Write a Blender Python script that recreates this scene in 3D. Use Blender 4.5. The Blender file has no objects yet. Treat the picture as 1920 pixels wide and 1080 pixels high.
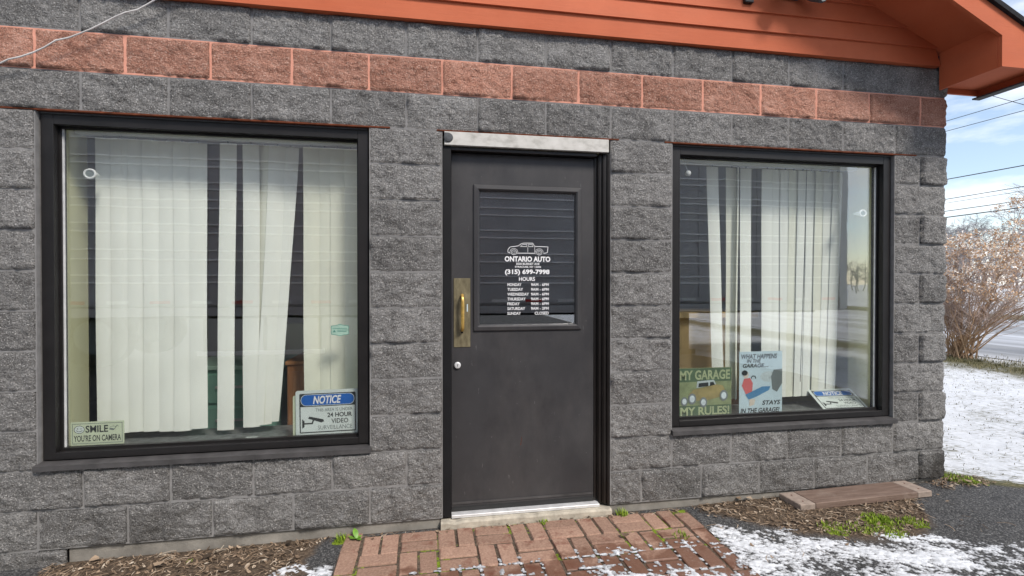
import bpy, math, random
import numpy as np
from mathutils import Vector, Matrix, noise as mnoise

random.seed(7)
rng = np.random.default_rng(11)
SC = bpy.context.scene
COL = SC.collection
R = math.radians

# ------------------------------------------------------------------ camera
cam_d = bpy.data.cameras.new('camera')
cam = bpy.data.objects.new('camera', cam_d)
COL.objects.link(cam)
SC.camera = cam
cam_d.sensor_width = 36.0
cam_d.lens = 914.8 / 1920 * 36.0
cam_d.clip_start = 0.05
cam_d.clip_end = 3000
cam.location = (1.9495, -2.8387, 1.3543)
cam.rotation_euler = (math.pi / 2 - 0.0083, 0.0, -0.1705)

# ------------------------------------------------------------------ world, sun, exposure
SUN_EL, SUN_AZ = R(47), R(148)          # azimuth measured from +Y towards +X
W = bpy.data.worlds.new('World')
SC.world = W
W.use_nodes = True
wn, wl = W.node_tree.nodes, W.node_tree.links
wn.clear()
w_out = wn.new('ShaderNodeOutputWorld')
w_bg = wn.new('ShaderNodeBackground')
w_bg.inputs['Strength'].default_value = 0.105
sky = wn.new('ShaderNodeTexSky')
sky.sky_type = 'NISHITA'
sky.sun_disc = False
sky.sun_elevation = SUN_EL
sky.sun_rotation = SUN_AZ
sky.air_density = 1.0
sky.dust_density = 0.35
sky.ozone_density = 1.0
tc = wn.new('ShaderNodeTexCoord')
mp = wn.new('ShaderNodeMapping')
mp.inputs['Scale'].default_value = (1.3, 1.3, 4.6)
nz = wn.new('ShaderNodeTexNoise')
nz.inputs['Scale'].default_value = 2.1
nz.inputs['Detail'].default_value = 7
nz.inputs['Roughness'].default_value = 0.58
cr = wn.new('ShaderNodeValToRGB')
cr.color_ramp.elements[0].position = 0.44
cr.color_ramp.elements[1].position = 0.66
cr.color_ramp.elements[0].color = (0.10, 0.10, 0.10, 1)
cr.color_ramp.elements[1].color = (0.92, 0.92, 0.92, 1)
cm = wn.new('ShaderNodeMix')
cm.data_type = 'RGBA'
cm.inputs['B'].default_value = (8.2, 8.1, 8.0, 1)
wl.new(tc.outputs['Generated'], mp.inputs['Vector'])
wl.new(mp.outputs['Vector'], nz.inputs['Vector'])
wl.new(nz.outputs['Fac'], cr.inputs['Fac'])
wl.new(cr.outputs['Color'], cm.inputs['Factor'])
wl.new(sky.outputs['Color'], cm.inputs['A'])
wl.new(cm.outputs['Result'], w_bg.inputs['Color'])
wl.new(w_bg.outputs['Background'], w_out.inputs['Surface'])

sun_d = bpy.data.lights.new('sun', 'SUN')
sun_d.energy = 2.1
sun_d.angle = R(13)
sun_d.color = (1.0, 0.93, 0.85)
sun = bpy.data.objects.new('sun', sun_d)
COL.objects.link(sun)
sdir = Vector((math.sin(SUN_AZ) * math.cos(SUN_EL), math.cos(SUN_AZ) * math.cos(SUN_EL), math.sin(SUN_EL)))
sun.rotation_euler = (-sdir).to_track_quat('-Z', 'Y').to_euler()
sun.location = (20, -20, 30)

SC.view_settings.view_transform = 'Standard'
SC.view_settings.look = 'None'
SC.view_settings.exposure = 0.88
SC.view_settings.gamma = 1.0
SC.view_settings.use_curve_mapping = False
SC.render.engine = 'CYCLES'
SC.cycles.max_bounces = 10
SC.cycles.transparent_max_bounces = 16

# ------------------------------------------------------------------ material helpers
def srgb(r, g, b):
    f = lambda c: c / 12.92 if c <= 0.04045 else ((c + 0.055) / 1.055) ** 2.4
    return (f(r / 255), f(g / 255), f(b / 255), 1.0)

class NT:
    def __init__(s, name):
        s.m = bpy.data.materials.new(name)
        s.m.use_nodes = True
        s.t = s.m.node_tree
        s.t.nodes.clear()
        s.out = s.t.nodes.new('ShaderNodeOutputMaterial')
    def n(s, typ, **kw):
        nd = s.t.nodes.new('ShaderNode' + typ)
        for k, v in kw.items():
            setattr(nd, k, v)
        return nd
    def l(s, a, b):
        s.t.links.new(a, b)
    def coord(s, kind='Object', scale=(1, 1, 1)):
        c = s.n('TexCoord')
        m = s.n('Mapping')
        m.inputs['Scale'].default_value = scale
        s.l(c.outputs[kind], m.inputs['Vector'])
        return m.outputs['Vector']
    def world(s, scale=(1, 1, 1)):
        c = s.n('NewGeometry')
        m = s.n('Mapping')
        m.inputs['Scale'].default_value = scale
        s.l(c.outputs['Position'], m.inputs['Vector'])
        return m.outputs['Vector']
    def noise(s, vec, scale, detail=4, rough=0.55, dist=0.0):
        nd = s.n('TexNoise')
        nd.inputs['Scale'].default_value = scale
        nd.inputs['Detail'].default_value = detail
        nd.inputs['Roughness'].default_value = rough
        nd.inputs['Distortion'].default_value = dist
        s.l(vec, nd.inputs['Vector'])
        return nd.outputs['Fac']
    def voro(s, vec, scale, out='Color', feat='F1'):
        nd = s.n('TexVoronoi', feature=feat)
        nd.inputs['Scale'].default_value = scale
        s.l(vec, nd.inputs['Vector'])
        return nd.outputs[out]
    def ramp(s, fac, stops):
        nd = s.n('ValToRGB')
        e = nd.color_ramp.elements
        while len(e) < len(stops):
            e.new(0.5)
        for i, (p, c) in enumerate(stops):
            e[i].position = p
            e[i].color = c if len(c) == 4 else (*c, 1)
        s.l(fac, nd.inputs['Fac'])
        return nd.outputs['Color']
    def mix(s, fac, a, b, mode='MIX'):
        nd = s.n('Mix', data_type='RGBA', blend_type=mode)
        for key, v in (('Factor', fac), ('A', a), ('B', b)):
            i = nd.inputs[key]
            if isinstance(v, (int, float)):
                i.default_value = v
            elif isinstance(v, tuple):
                i.default_value = v if len(v) == 4 else (*v, 1)
            else:
                s.l(v, i)
        return nd.outputs['Result']
    def math(s, op, a, b=0.0, clamp=False):
        nd = s.n('Math', operation=op, use_clamp=clamp)
        for i, v in enumerate((a, b)):
            if isinstance(v, (int, float)):
                nd.inputs[i].default_value = v
            else:
                s.l(v, nd.inputs[i])
        return nd.outputs[0]
    def attr(s, name):
        nd = s.n('Attribute', attribute_name=name)
        return nd.outputs['Fac']
    def bsdf(s, col, rough=0.6, spec=0.5, metal=0.0, bump=None, bstr=0.3, bdist=0.01, **kw):
        p = s.n('BsdfPrincipled')
        def put(k, v):
            if isinstance(v, (int, float)):
                p.inputs[k].default_value = v
            elif isinstance(v, tuple):
                p.inputs[k].default_value = v if len(v) == 4 else (*v, 1)
            else:
                s.l(v, p.inputs[k])
        put('Base Color', col)
        put('Roughness', rough)
        put('Specular IOR Level', spec)
        put('Metallic', metal)
        for k, v in kw.items():
            put(k, v)
        if bump is not None:
            b = s.n('Bump')
            b.inputs['Strength'].default_value = bstr
            b.inputs['Distance'].default_value = bdist
            s.l(bump, b.inputs['Height'])
            s.l(b.outputs['Normal'], p.inputs['Normal'])
        s.l(p.outputs['BSDF'], s.out.inputs['Surface'])
        return s.m

def g3(v):
    return (v, v, v, 1)

def mat_block(name, dark, mid, light, speck):
    t = NT(name)
    v = t.world()
    oi = t.n('ObjectInfo')
    n1 = t.noise(v, 135, 6, 0.72)
    n2 = t.noise(v, 9, 4, 0.6)
    fac = t.math('ADD', t.math('MULTIPLY', n1, 0.75), t.math('MULTIPLY', n2, 0.3))
    base = t.ramp(fac, [(0.39, dark), (0.53, mid), (0.67, light)])
    tone = t.math('ADD', t.math('MULTIPLY', oi.outputs['Random'], 0.30), 0.85)
    cx = t.n('CombineXYZ')
    for i in range(3):
        t.l(tone, cx.inputs[i])
    base = t.mix(1.0, base, cx.outputs[0], 'MULTIPLY')
    strk = t.ramp(t.noise(t.world((2.6, 2.6, 0.55)), 1.0, 5, 0.6), [(0.40, g3(0)), (0.72, g3(1))])
    base = t.mix(t.math('MULTIPLY', strk, 0.28), base, dark)
    pale = t.ramp(t.noise(t.world((1.7, 1.7, 2.4)), 1.3, 5, 0.62), [(0.55, g3(0)), (0.78, g3(1))])
    base = t.mix(t.math('MULTIPLY', pale, 0.22), base, light)
    vc = t.voro(v, 210)
    sp = t.n('SeparateColor')
    t.l(vc, sp.inputs[0])
    m1 = t.math('GREATER_THAN', sp.outputs[0], 0.93)
    base = t.mix(t.math('MULTIPLY', m1, 0.5), base, speck)
    m2 = t.math('GREATER_THAN', sp.outputs[1], 0.90)
    base = t.mix(t.math('MULTIPLY', m2, 0.45), base, dark)
    # damp dirt low on the wall
    ps = t.n('SeparateXYZ')
    t.l(v, ps.inputs[0])
    low = t.math('SUBTRACT', 1.0, t.math('DIVIDE', ps.outputs[2], 0.30), True)
    stain = t.math('MULTIPLY', low, t.ramp(t.noise(v, 3.2, 5, 0.6), [(0.48, g3(0)), (0.66, g3(1))]))
    base = t.mix(t.math('MULTIPLY', stain, 0.45), base, (0.035, 0.03, 0.025, 1))
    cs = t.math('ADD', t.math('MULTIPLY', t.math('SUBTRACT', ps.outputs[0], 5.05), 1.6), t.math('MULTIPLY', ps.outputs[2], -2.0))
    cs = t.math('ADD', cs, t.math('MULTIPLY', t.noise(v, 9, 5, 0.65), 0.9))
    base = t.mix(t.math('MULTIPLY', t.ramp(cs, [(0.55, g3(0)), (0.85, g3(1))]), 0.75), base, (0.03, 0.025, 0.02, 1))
    h = t.math('ADD', t.noise(v, 150, 5, 0.72), t.math('MULTIPLY', t.noise(t.world((1.0, 1.0, 1.35)), 58, 4, 0.65), 1.5))
    return t.bsdf(base, 0.92, 0.2, bump=h, bstr=1.0, bdist=0.013)

def mat_plain(name, col, rough=0.5, spec=0.5, metal=0.0, var=0.12, scale=6.0, grain=0.0, gscale=60, **kw):
    t = NT(name)
    v = t.world()
    n = t.noise(v, scale, 5, 0.6)
    a = tuple(c * (1 - var) for c in col[:3]) + (1,)
    b = tuple(min(1, c * (1 + var)) for c in col[:3]) + (1,)
    c = t.ramp(n, [(0.3, a), (0.7, b)])
    bump = t.noise(v, gscale, 4, 0.6) if grain > 0 else None
    return t.bsdf(c, rough, spec, metal, bump=bump, bstr=grain, bdist=0.004, **kw)

MAT = {}
MAT['block'] = mat_block('split_face_grey', (0.085, 0.081, 0.078, 1), (0.268, 0.261, 0.252, 1), (0.41, 0.40, 0.388, 1), (0.68, 0.66, 0.63, 1))
MAT['block_red'] = mat_block('split_face_red', (0.27, 0.115, 0.075, 1), (0.56, 0.285, 0.205, 1), (0.70, 0.42, 0.33, 1), (0.78, 0.58, 0.48, 1))
MAT['mortar'] = mat_plain('mortar', (0.225, 0.22, 0.216), 0.95, 0.2, var=0.2, scale=14, grain=0.4, gscale=180)
MAT['mortar_red'] = mat_plain('mortar_red', (0.66, 0.31, 0.225), 0.95, 0.2, var=0.12, scale=14, grain=0.4, gscale=180)
MAT['concrete'] = mat_plain('concrete', (0.23, 0.215, 0.19), 0.95, 0.2, var=0.4, scale=5, grain=0.5, gscale=120)
MAT['threshold_stone'] = mat_plain('threshold_stone', (0.42, 0.38, 0.31), 0.95, 0.2, var=0.3, scale=18, grain=0.5, gscale=120)
MAT['frame'] = mat_plain('bronze_aluminium', (0.012, 0.0108, 0.0108), 0.45, 0.35, var=0.25, scale=8)
MAT['sill'] = mat_plain('sill_metal', (0.055, 0.052, 0.052), 0.6, 0.5, var=0.45, scale=7)
MAT['jamb'] = mat_plain('door_jamb_brown', (0.010, 0.0075, 0.0065), 0.38, 0.5, var=0.3, scale=10)
MAT['rust'] = mat_plain('rusty_steel', (0.13, 0.038, 0.018), 0.9, 0.2, var=0.5, scale=25, grain=0.4)
MAT['alu'] = mat_plain('aluminium', (0.70, 0.70, 0.70), 0.45, 0.5, 0.35, var=0.15, scale=20)
MAT['brass'] = mat_plain('brass', (0.62, 0.40, 0.11), 0.30, 0.5, 0.55, var=0.2, scale=40)
MAT['white'] = mat_plain('white_plastic', (0.74, 0.76, 0.74), 0.5, var=0.06)
MAT['black'] = mat_plain('black_matte', (0.008, 0.008, 0.009), 0.65, 0.25, var=0.2)
MAT['rubber'] = mat_plain('rubber', (0.02, 0.02, 0.02), 0.8, var=0.2)
MAT['ink'] = mat_plain('black_ink', (0.03, 0.035, 0.035), 0.6, var=0.1)
MAT['ink_grey'] = mat_plain('grey_ink', (0.17, 0.20, 0.20), 0.6, var=0.1)
MAT['vinyl'] = mat_plain('white_vinyl', (0.82, 0.82, 0.82), 0.5, var=0.04)
MAT['blue'] = mat_plain('sign_blue', (0.012, 0.13, 0.48), 0.5, var=0.06)
MAT['sign_white'] = mat_plain('sign_white', (0.66, 0.72, 0.71), 0.45, var=0.05)
MAT['smile'] = mat_plain('sign_pale_green', (0.60, 0.66, 0.50), 0.5, var=0.05)
MAT['paper_blue'] = mat_plain('sign_pale_blue', (0.55, 0.68, 0.74), 0.5, var=0.06)
MAT['teal_ink'] = mat_plain('teal_ink', (0.05, 0.30, 0.24), 0.5, var=0.05)
MAT['teal_pale'] = mat_plain('teal_pale', (0.50, 0.72, 0.62), 0.5, var=0.05)
MAT['sign_green'] = mat_plain('sign_green', (0.10, 0.16, 0.09), 0.5, var=0.25, scale=12)
MAT['sign_lawn'] = mat_plain('sign_lawn', (0.27, 0.32, 0.17), 0.5, var=0.3, scale=14)
MAT['sign_lime'] = mat_plain('sign_lime', (0.44, 0.50, 0.30), 0.5, var=0.15, scale=14)
MAT['gold'] = mat_plain('sign_gold', (0.36, 0.30, 0.13), 0.5, var=0.2, scale=20)
MAT['chrome_ink'] = mat_plain('sign_pale_metal', (0.52, 0.60, 0.62), 0.5, var=0.2, scale=30)
MAT['pink_ink'] = mat_plain('sign_red', (0.62, 0.16, 0.16), 0.5, var=0.1)
MAT['blue_ink'] = mat_plain('sign_denim', (0.08, 0.25, 0.45), 0.5, var=0.15)
MAT['skin_ink'] = mat_plain('sign_cream', (0.66, 0.60, 0.52), 0.5, var=0.05)
MAT['slat'] = mat_plain('blind_fabric', (0.88, 0.90, 0.85), 0.75, 0.3, var=0.05, scale=3, grain=0.15, gscale=220)
MAT['slat_warm'] = mat_plain('blind_fabric_aged', (0.84, 0.85, 0.74), 0.75, 0.3, var=0.07, scale=3, grain=0.15, gscale=220)
MAT['paint_yellow'] = mat_plain('pale_yellow_paint', (0.76, 0.75, 0.50), 0.7, var=0.08, scale=2)
MAT['floor_in'] = mat_plain('brown_floor', (0.10, 0.075, 0.05), 0.5, var=0.3, scale=3)
MAT['sill_in'] = mat_plain('grey_stone_sill', (0.17, 0.18, 0.18), 0.35, var=0.45, scale=30)
MAT['ceil_in'] = mat_plain('ceiling_tile', (0.55, 0.55, 0.5), 0.9, var=0.06)
MAT['trailer'] = mat_plain('trailer_aluminium', (0.46, 0.46, 0.47), 0.55, 0.5, 0.15, var=0.12, scale=1.2)
MAT['trailer_rib'] = mat_plain('trailer_rib', (0.88, 0.88, 0.87), 0.5, 0.5, 0.1, var=0.08, scale=2)
MAT['tape_red'] = mat_plain('reflective_red', (0.50, 0.025, 0.02), 0.4, var=0.1)
MAT['tan'] = mat_plain('tan_laminate', (0.68, 0.50, 0.27), 0.5, var=0.12, scale=4)
MAT['teal_paint'] = mat_plain('teal_paint', (0.28, 0.55, 0.45), 0.45, var=0.1)
MAT['red_vinyl'] = mat_plain('red_vinyl', (0.36, 0.05, 0.06), 0.5, var=0.15)
MAT['shingle'] = mat_plain('black_shingle', (0.022, 0.022, 0.025), 0.9, 0.2, var=0.4, scale=40, grain=0.6, gscale=200)
MAT['bark'] = mat_plain('bark', (0.10, 0.085, 0.075), 0.9, 0.2, var=0.35, scale=12, grain=0.5, gscale=40)
MAT['twig_frost'] = mat_plain('frosted_twigs', (0.30, 0.29, 0.30), 0.9, 0.2, var=0.45, scale=1.5)
MAT['stem'] = mat_plain('shrub_stem', (0.42, 0.28, 0.17), 0.8, 0.3, var=0.5, scale=5)
MAT['twig'] = mat_plain('shrub_twig', (0.44, 0.34, 0.29), 0.85, 0.2, var=0.45, scale=3)
MAT['cable'] = mat_plain('white_cable', (0.62, 0.60, 0.58), 0.6, var=0.15, scale=20)
MAT['wire'] = mat_plain('power_wire', (0.05, 0.05, 0.055), 0.6, var=0.1)
MAT['lead'] = mat_plain('grey_putty', (0.075, 0.08, 0.085), 0.8, var=0.2, scale=40)
MAT['leaf_green'] = mat_plain('weed_leaf', (0.13, 0.28, 0.025), 0.5, var=0.35, scale=30)
MAT['stone'] = mat_plain('field_stone', (0.17, 0.16, 0.15), 0.9, 0.2, var=0.4, scale=14, grain=0.6, gscale=40)
MAT['pole'] = mat_plain('utility_pole_wood', (0.13, 0.10, 0.075), 0.9, 0.2, var=0.3, scale=6)

def mat_orange():
    t = NT('orange_paint')
    v = t.world((1, 1, 1))
    n = t.noise(v, 3.0, 5, 0.6)
    c = t.ramp(n, [(0.3, (0.49, 0.115, 0.046)), (0.7, (0.55, 0.142, 0.062))])
    grain = t.noise(t.world((6, 40, 110)), 1.0, 4, 0.65)
    chips = t.math('GREATER_THAN', t.noise(t.world((30, 30, 60)), 1.0, 3, 0.6), 0.735)
    c = t.mix(t.math('MULTIPLY', chips, 0.6), c, (0.28, 0.05, 0.025, 1))
    grime = t.ramp(t.noise(t.world((2.2, 2.2, 7)), 1.0, 7, 0.7), [(0.42, g3(0)), (0.78, g3(1))])
    c = t.mix(t.math('MULTIPLY', grime, 0.35), c, (0.36, 0.10, 0.05, 1))
    return t.bsdf(c, 0.68, 0.25, bump=grain, bstr=0.25, bdist=0.004)
MAT['orange'] = mat_orange()

def mat_door():
    t = NT('door_charcoal_paint')
    v = t.world()
    n = t.noise(v, 2.2, 6, 0.62)
    c = t.ramp(n, [(0.32, (0.030, 0.029, 0.031)), (0.62, (0.042, 0.041, 0.043)), (0.8, (0.058, 0.055, 0.056))])
    scuff = t.noise(t.world((60, 60, 14)), 1.0, 3, 0.6)
    m = t.math('GREATER_THAN', scuff, 0.715)
    c = t.mix(t.math('MULTIPLY', m, 0.45), c, (0.16, 0.16, 0.16, 1))
    dust = t.ramp(t.noise(t.world((3.5, 3.5, 1.6)), 1.0, 7, 0.7), [(0.45, g3(0)), (0.75, g3(1))])
    c = t.mix(t.math('MULTIPLY', dust, 0.40), c, (0.095, 0.088, 0.085, 1))
    r = t.ramp(t.noise(v, 5, 5, 0.6), [(0.3, g3(0.38)), (0.7, g3(0.55))])
    return t.bsdf(c, r, 0.45)
MAT['door'] = mat_door()

def mat_flash():
    t = NT('aged_cream_metal')
    v = t.world()
    n = t.noise(t.world((12, 12, 18)), 1.0, 6, 0.6)
    c = t.ramp(n, [(0.30, (0.36, 0.345, 0.31)), (0.50, (0.55, 0.53, 0.49)), (0.75, (0.64, 0.62, 0.58))])
    return t.bsdf(c, 0.6, 0.4)
MAT['flash'] = mat_flash()

def mat_plate():
    t = NT('tarnished_brass_plate')
    v = t.world()
    n = t.noise(t.world((40, 40, 16)), 1.0, 5, 0.65)
    c = t.ramp(n, [(0.3, (0.13, 0.11, 0.065)), (0.6, (0.25, 0.215, 0.13)), (0.85, (0.42, 0.37, 0.24))])
    return t.bsdf(c, 0.45, 0.5, 0.35)
MAT['plate'] = mat_plate()

def mat_wood():
    t = NT('reddish_wood')
    n = t.noise(t.world((40, 40, 4)), 1.0, 5, 0.6, 0.6)
    c = t.ramp(n, [(0.3, (0.34, 0.14, 0.055)), (0.7, (0.56, 0.28, 0.13))])
    return t.bsdf(c, 0.4, 0.5)
MAT['wood'] = mat_wood()

def mat_glass(name, tint, ior, wav):
    t = NT(name)
    # Schlick reflectance, the same from both sides of the thin pane
    lw = t.n('LayerWeight')
    lw.inputs['Blend'].default_value = 0.5
    f0 = ((ior - 1) / (ior + 1)) ** 2
    fac = t.math('ADD', t.math('MULTIPLY', t.math('POWER', lw.outputs['Facing'], 5.0), 1 - f0), f0)
    tr = t.n('BsdfTransparent')
    tr.inputs['Color'].default_value = tint
    gl = t.n('BsdfGlossy')
    gl.inputs['Roughness'].default_value = 0.0
    gl.inputs['Color'].default_value = (0.97, 0.98, 1.0, 1)
    b = t.n('Bump')
    b.inputs['Strength'].default_value = wav
    b.inputs['Distance'].default_value = 0.002
    t.l(t.noise(t.world((5, 5, 5)), 1.0, 2, 0.4), b.inputs['Height'])
    t.l(b.outputs['Normal'], gl.inputs['Normal'])
    mx = t.n('MixShader')
    t.l(fac, mx.inputs[0])
    t.l(tr.outputs[0], mx.inputs[1])
    t.l(gl.outputs[0], mx.inputs[2])
    t.l(mx.outputs[0], t.out.inputs['Surface'])
    return t.m
MAT['glass'] = mat_glass('window_glass', (0.975, 0.985, 0.97, 1), 2.2, 0.12)
MAT['glass_door'] = mat_glass('door_glass', (0.70, 0.72, 0.72, 1), 2.5, 0.05)

def mat_brick():
    t = NT('paver_clay')
    v = t.world()
    oi = t.n('ObjectInfo')
    n1 = t.noise(v, 90, 5, 0.65)
    n2 = t.noise(v, 6, 4, 0.6)
    c = t.ramp(n1, [(0.3, (0.24, 0.145, 0.104)), (0.55, (0.35, 0.220, 0.160)), (0.75, (0.44, 0.295, 0.225))])
    tone = t.math('ADD', t.math('MULTIPLY', oi.outputs['Random'], 0.30), 0.82)
    cx = t.n('CombineXYZ')
    for i in range(3):
        t.l(tone, cx.inputs[i])
    c = t.mix(1.0, c, cx.outputs[0], 'MULTIPLY')
    blot = t.ramp(t.noise(v, 11, 5, 0.65), [(0.56, g3(0)), (0.70, g3(1))])
    c = t.mix(t.math('MULTIPLY', blot, 0.7), c, (0.15, 0.045, 0.028, 1))
    # melt-water: bricks away from the wall are wet
    ps = t.n('SeparateXYZ')
    t.l(v, ps.inputs[0])
    edge = t.math('ADD', t.math('MULTIPLY', ps.outputs[1], -1.0), t.math('MULTIPLY', t.math('SUBTRACT', n2, 0.5), 0.8))
    edge = t.math('ADD', edge, t.math('MULTIPLY', t.math('SUBTRACT', ps.outputs[0], 2.6), 0.13))
    wet = t.ramp(edge, [(0.36, g3(0)), (0.47, g3(1))])
    c = t.mix(t.math('MULTIPLY', wet, 0.72), c, (0.115, 0.045, 0.025, 1))
    rough = t.ramp(wet, [(0, g3(0.9)), (1, g3(0.45))])
    h = t.math('ADD', t.noise(v, 160, 4, 0.7), t.noise(v, 30, 3, 0.5))
    return t.bsdf(c, rough, 0.35, bump=h, bstr=0.45, bdist=0.003)
MAT['brick'] = mat_brick()

def mat_plank():
    t = NT('weathered_plank')
    v = t.world()
    n = t.noise(t.world((5, 70, 70)), 1.0, 5, 0.6)
    c = t.ramp(n, [(0.3, (0.125, 0.083, 0.064)), (0.7, (0.22, 0.155, 0.122))])
    blot = t.ramp(t.noise(v, 7, 5, 0.65), [(0.55, g3(0)), (0.75, g3(1))])
    c = t.mix(t.math('MULTIPLY', blot, 0.5), c, (0.30, 0.24, 0.20, 1))
    return t.bsdf(c, 0.75, 0.3, bump=n, bstr=0.25, bdist=0.003)
MAT['plank'] = mat_plank()
MAT['plank_end'] = mat_plain('plank_bare_end', (0.30, 0.24, 0.20), 0.85, 0.2, var=0.25, scale=30, grain=0.3)

def mat_island(name, stops, rough=0.8):
    t = NT(name)
    g = t.n('NewGeometry')
    c = t.ramp(g.outputs['Random Per Island'], stops)
    return t.bsdf(c, rough, 0.25)
MAT['litter'] = mat_island('dry_leaves', [(0, (0.05, 0.036, 0.025)), (0.3, (0.14, 0.098, 0.066)), (0.6, (0.25, 0.175, 0.115)), (0.85, (0.38, 0.285, 0.20)), (1, (0.56, 0.48, 0.38))])
MAT['grass'] = mat_island('green_blades', [(0, (0.08, 0.13, 0.012)), (0.5, (0.19, 0.29, 0.02)), (1, (0.34, 0.44, 0.06))])
MAT['lawn_blades'] = mat_island('winter_grass', [(0, (0.05, 0.05, 0.022)), (0.5, (0.12, 0.115, 0.05)), (1, (0.24, 0.20, 0.11))])
MAT['flower'] = mat_island('dry_flower_heads', [(0, (0.46, 0.27, 0.14)), (0.35, (0.68, 0.46, 0.29)), (0.6, (0.78, 0.63, 0.48)), (0.78, (0.80, 0.77, 0.74)), (1, (0.84, 0.85, 0.86))])

def mat_snow():
    t = NT('snow')
    v = t.world()
    n = t.noise(v, 40, 5, 0.6)
    c = t.ramp(n, [(0.3, (0.55, 0.57, 0.60)), (0.6, (0.68, 0.70, 0.73))])
    # the thin rims are grey, half-melted slush
    thin = t.math('ADD', t.attr('thick'), t.math('MULTIPLY', t.math('SUBTRACT', t.noise(v, 60, 4, 0.6), 0.5), 0.10))
    c = t.mix(t.ramp(thin, [(0.0, g3(0.75)), (0.075, g3(0.0))]), c, (0.20, 0.20, 0.205, 1))
    return t.bsdf(c, 0.6, 0.35, bump=t.noise(v, 120, 4, 0.65), bstr=0.4, bdist=0.004)
MAT['snow'] = mat_snow()

def mat_ground():
    t = NT('ground_surface')
    v = t.world()
    # asphalt with visible stone
    vc = t.voro(v, 165)
    sp = t.n('SeparateColor')
    t.l(vc, sp.inputs[0])
    asph = t.ramp(sp.outputs[0], [(0.0, (0.018, 0.018, 0.019)), (0.6, (0.06, 0.06, 0.062)), (1.0, (0.24, 0.237, 0.23))])
    asph = t.mix(0.35, asph, t.ramp(t.noise(v, 5, 5, 0.6), [(0.3, g3(0.03)), (0.7, g3(0.075))]))
    # soil and litter
    soil = t.ramp(t.noise(v, 55, 6, 0.7), [(0.3, (0.030, 0.023, 0.018)), (0.5, (0.095, 0.068, 0.047)), (0.7, (0.20, 0.15, 0.105))])
    grass = t.ramp(t.noise(v, 40, 6, 0.7), [(0.3, (0.030, 0.030, 0.014)), (0.5, (0.10, 0.095, 0.045)), (0.7, (0.22, 0.18, 0.10))])
    moss = t.ramp(t.noise(v, 90, 5, 0.65), [(0.3, (0.07, 0.10, 0.008)), (0.7, (0.27, 0.37, 0.025))])
    c = t.mix(t.attr('soil'), asph, soil)
    c = t.mix(t.attr('lawn'), c, grass)
    mm = t.math('ADD', t.attr('moss'), t.math('MULTIPLY', t.math('SUBTRACT', t.noise(v, 28, 4, 0.6), 0.5), 1.2))
    c = t.mix(t.ramp(mm, [(0.5, g3(0)), (0.62, g3(1))]), c, moss)
    # snow cover, broken up by fine streaky noise where blades poke through
    rot = t.n('VectorRotate', rotation_type='Z_AXIS')
    rot.inputs['Angle'].default_value = R(35)
    t.l(v, rot.inputs['Vector'])
    stv = t.n('Mapping')
    stv.inputs['Scale'].default_value = (1.0, 3.2, 1.0)
    t.l(rot.outputs[0], stv.inputs['Vector'])
    sn = t.math('ADD', t.math('MULTIPLY', t.noise(stv.outputs[0], 17, 7, 0.74), 0.74), t.math('MULTIPLY', t.noise(v, 2.3, 4, 0.6), 0.32))
    cover = t.math('SUBTRACT', t.math('MULTIPLY', t.attr('snow'), 1.05), sn)
    sm = t.ramp(cover, [(0.0, g3(0)), (0.10, g3(1))])
    snowc = t.ramp(t.noise(v, 14, 5, 0.6), [(0.3, (0.54, 0.56, 0.59)), (0.65, (0.67, 0.69, 0.72))])
    c = t.mix(sm, c, snowc)
    h = t.math('ADD', t.noise(v, 120, 5, 0.7), t.math('MULTIPLY', t.noise(v, 20, 4, 0.6), 1.5))
    return t.bsdf(c, 0.88, 0.25, bump=h, bstr=0.8, bdist=0.006)
MAT['ground'] = mat_ground()

def mat_road():
    t = NT('road_asphalt')
    v = t.world()
    c = t.ramp(t.noise(v, 60, 5, 0.7), [(0.3, g3(0.10)), (0.7, g3(0.20))])
    st = t.noise(t.world((1.1, 0.05, 1)), 1.0, 4, 0.6)
    c = t.mix(t.ramp(st, [(0.44, g3(0.25)), (0.62, g3(0.9))]), c, (0.52, 0.54, 0.58, 1))
    return t.bsdf(c, 0.6, 0.4)
MAT['road'] = mat_road()

# ------------------------------------------------------------------ object helpers
def link(name, me, parent=None, mat=None, label=None, cat=None, group=None, kind=None, smooth=False, loc=None):
    o = bpy.data.objects.new(name, me)
    COL.objects.link(o)
    if parent is not None:
        o.parent = parent
    if mat is not None and me is not None:
        me.materials.clear()
        me.materials.append(MAT[mat])
    if loc is not None:
        o.location = loc
    if smooth:
        me.polygons.foreach_set('use_smooth', [True] * len(me.polygons))
    tag(o, label, cat, group, kind)
    return o

def tag(o, label=None, cat=None, group=None, kind=None):
    if label: o['label'] = label
    if cat: o['category'] = cat
    if group: o['group'] = group
    if kind: o['kind'] = kind
    return o

def empty(name, loc=(0, 0, 0), parent=None, **kw):
    o = bpy.data.objects.new(name, None)
    COL.objects.link(o)
    o.location = loc
    o.empty_display_size = 0.1
    if parent is not None:
        o.parent = parent
    return tag(o, **kw)

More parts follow.
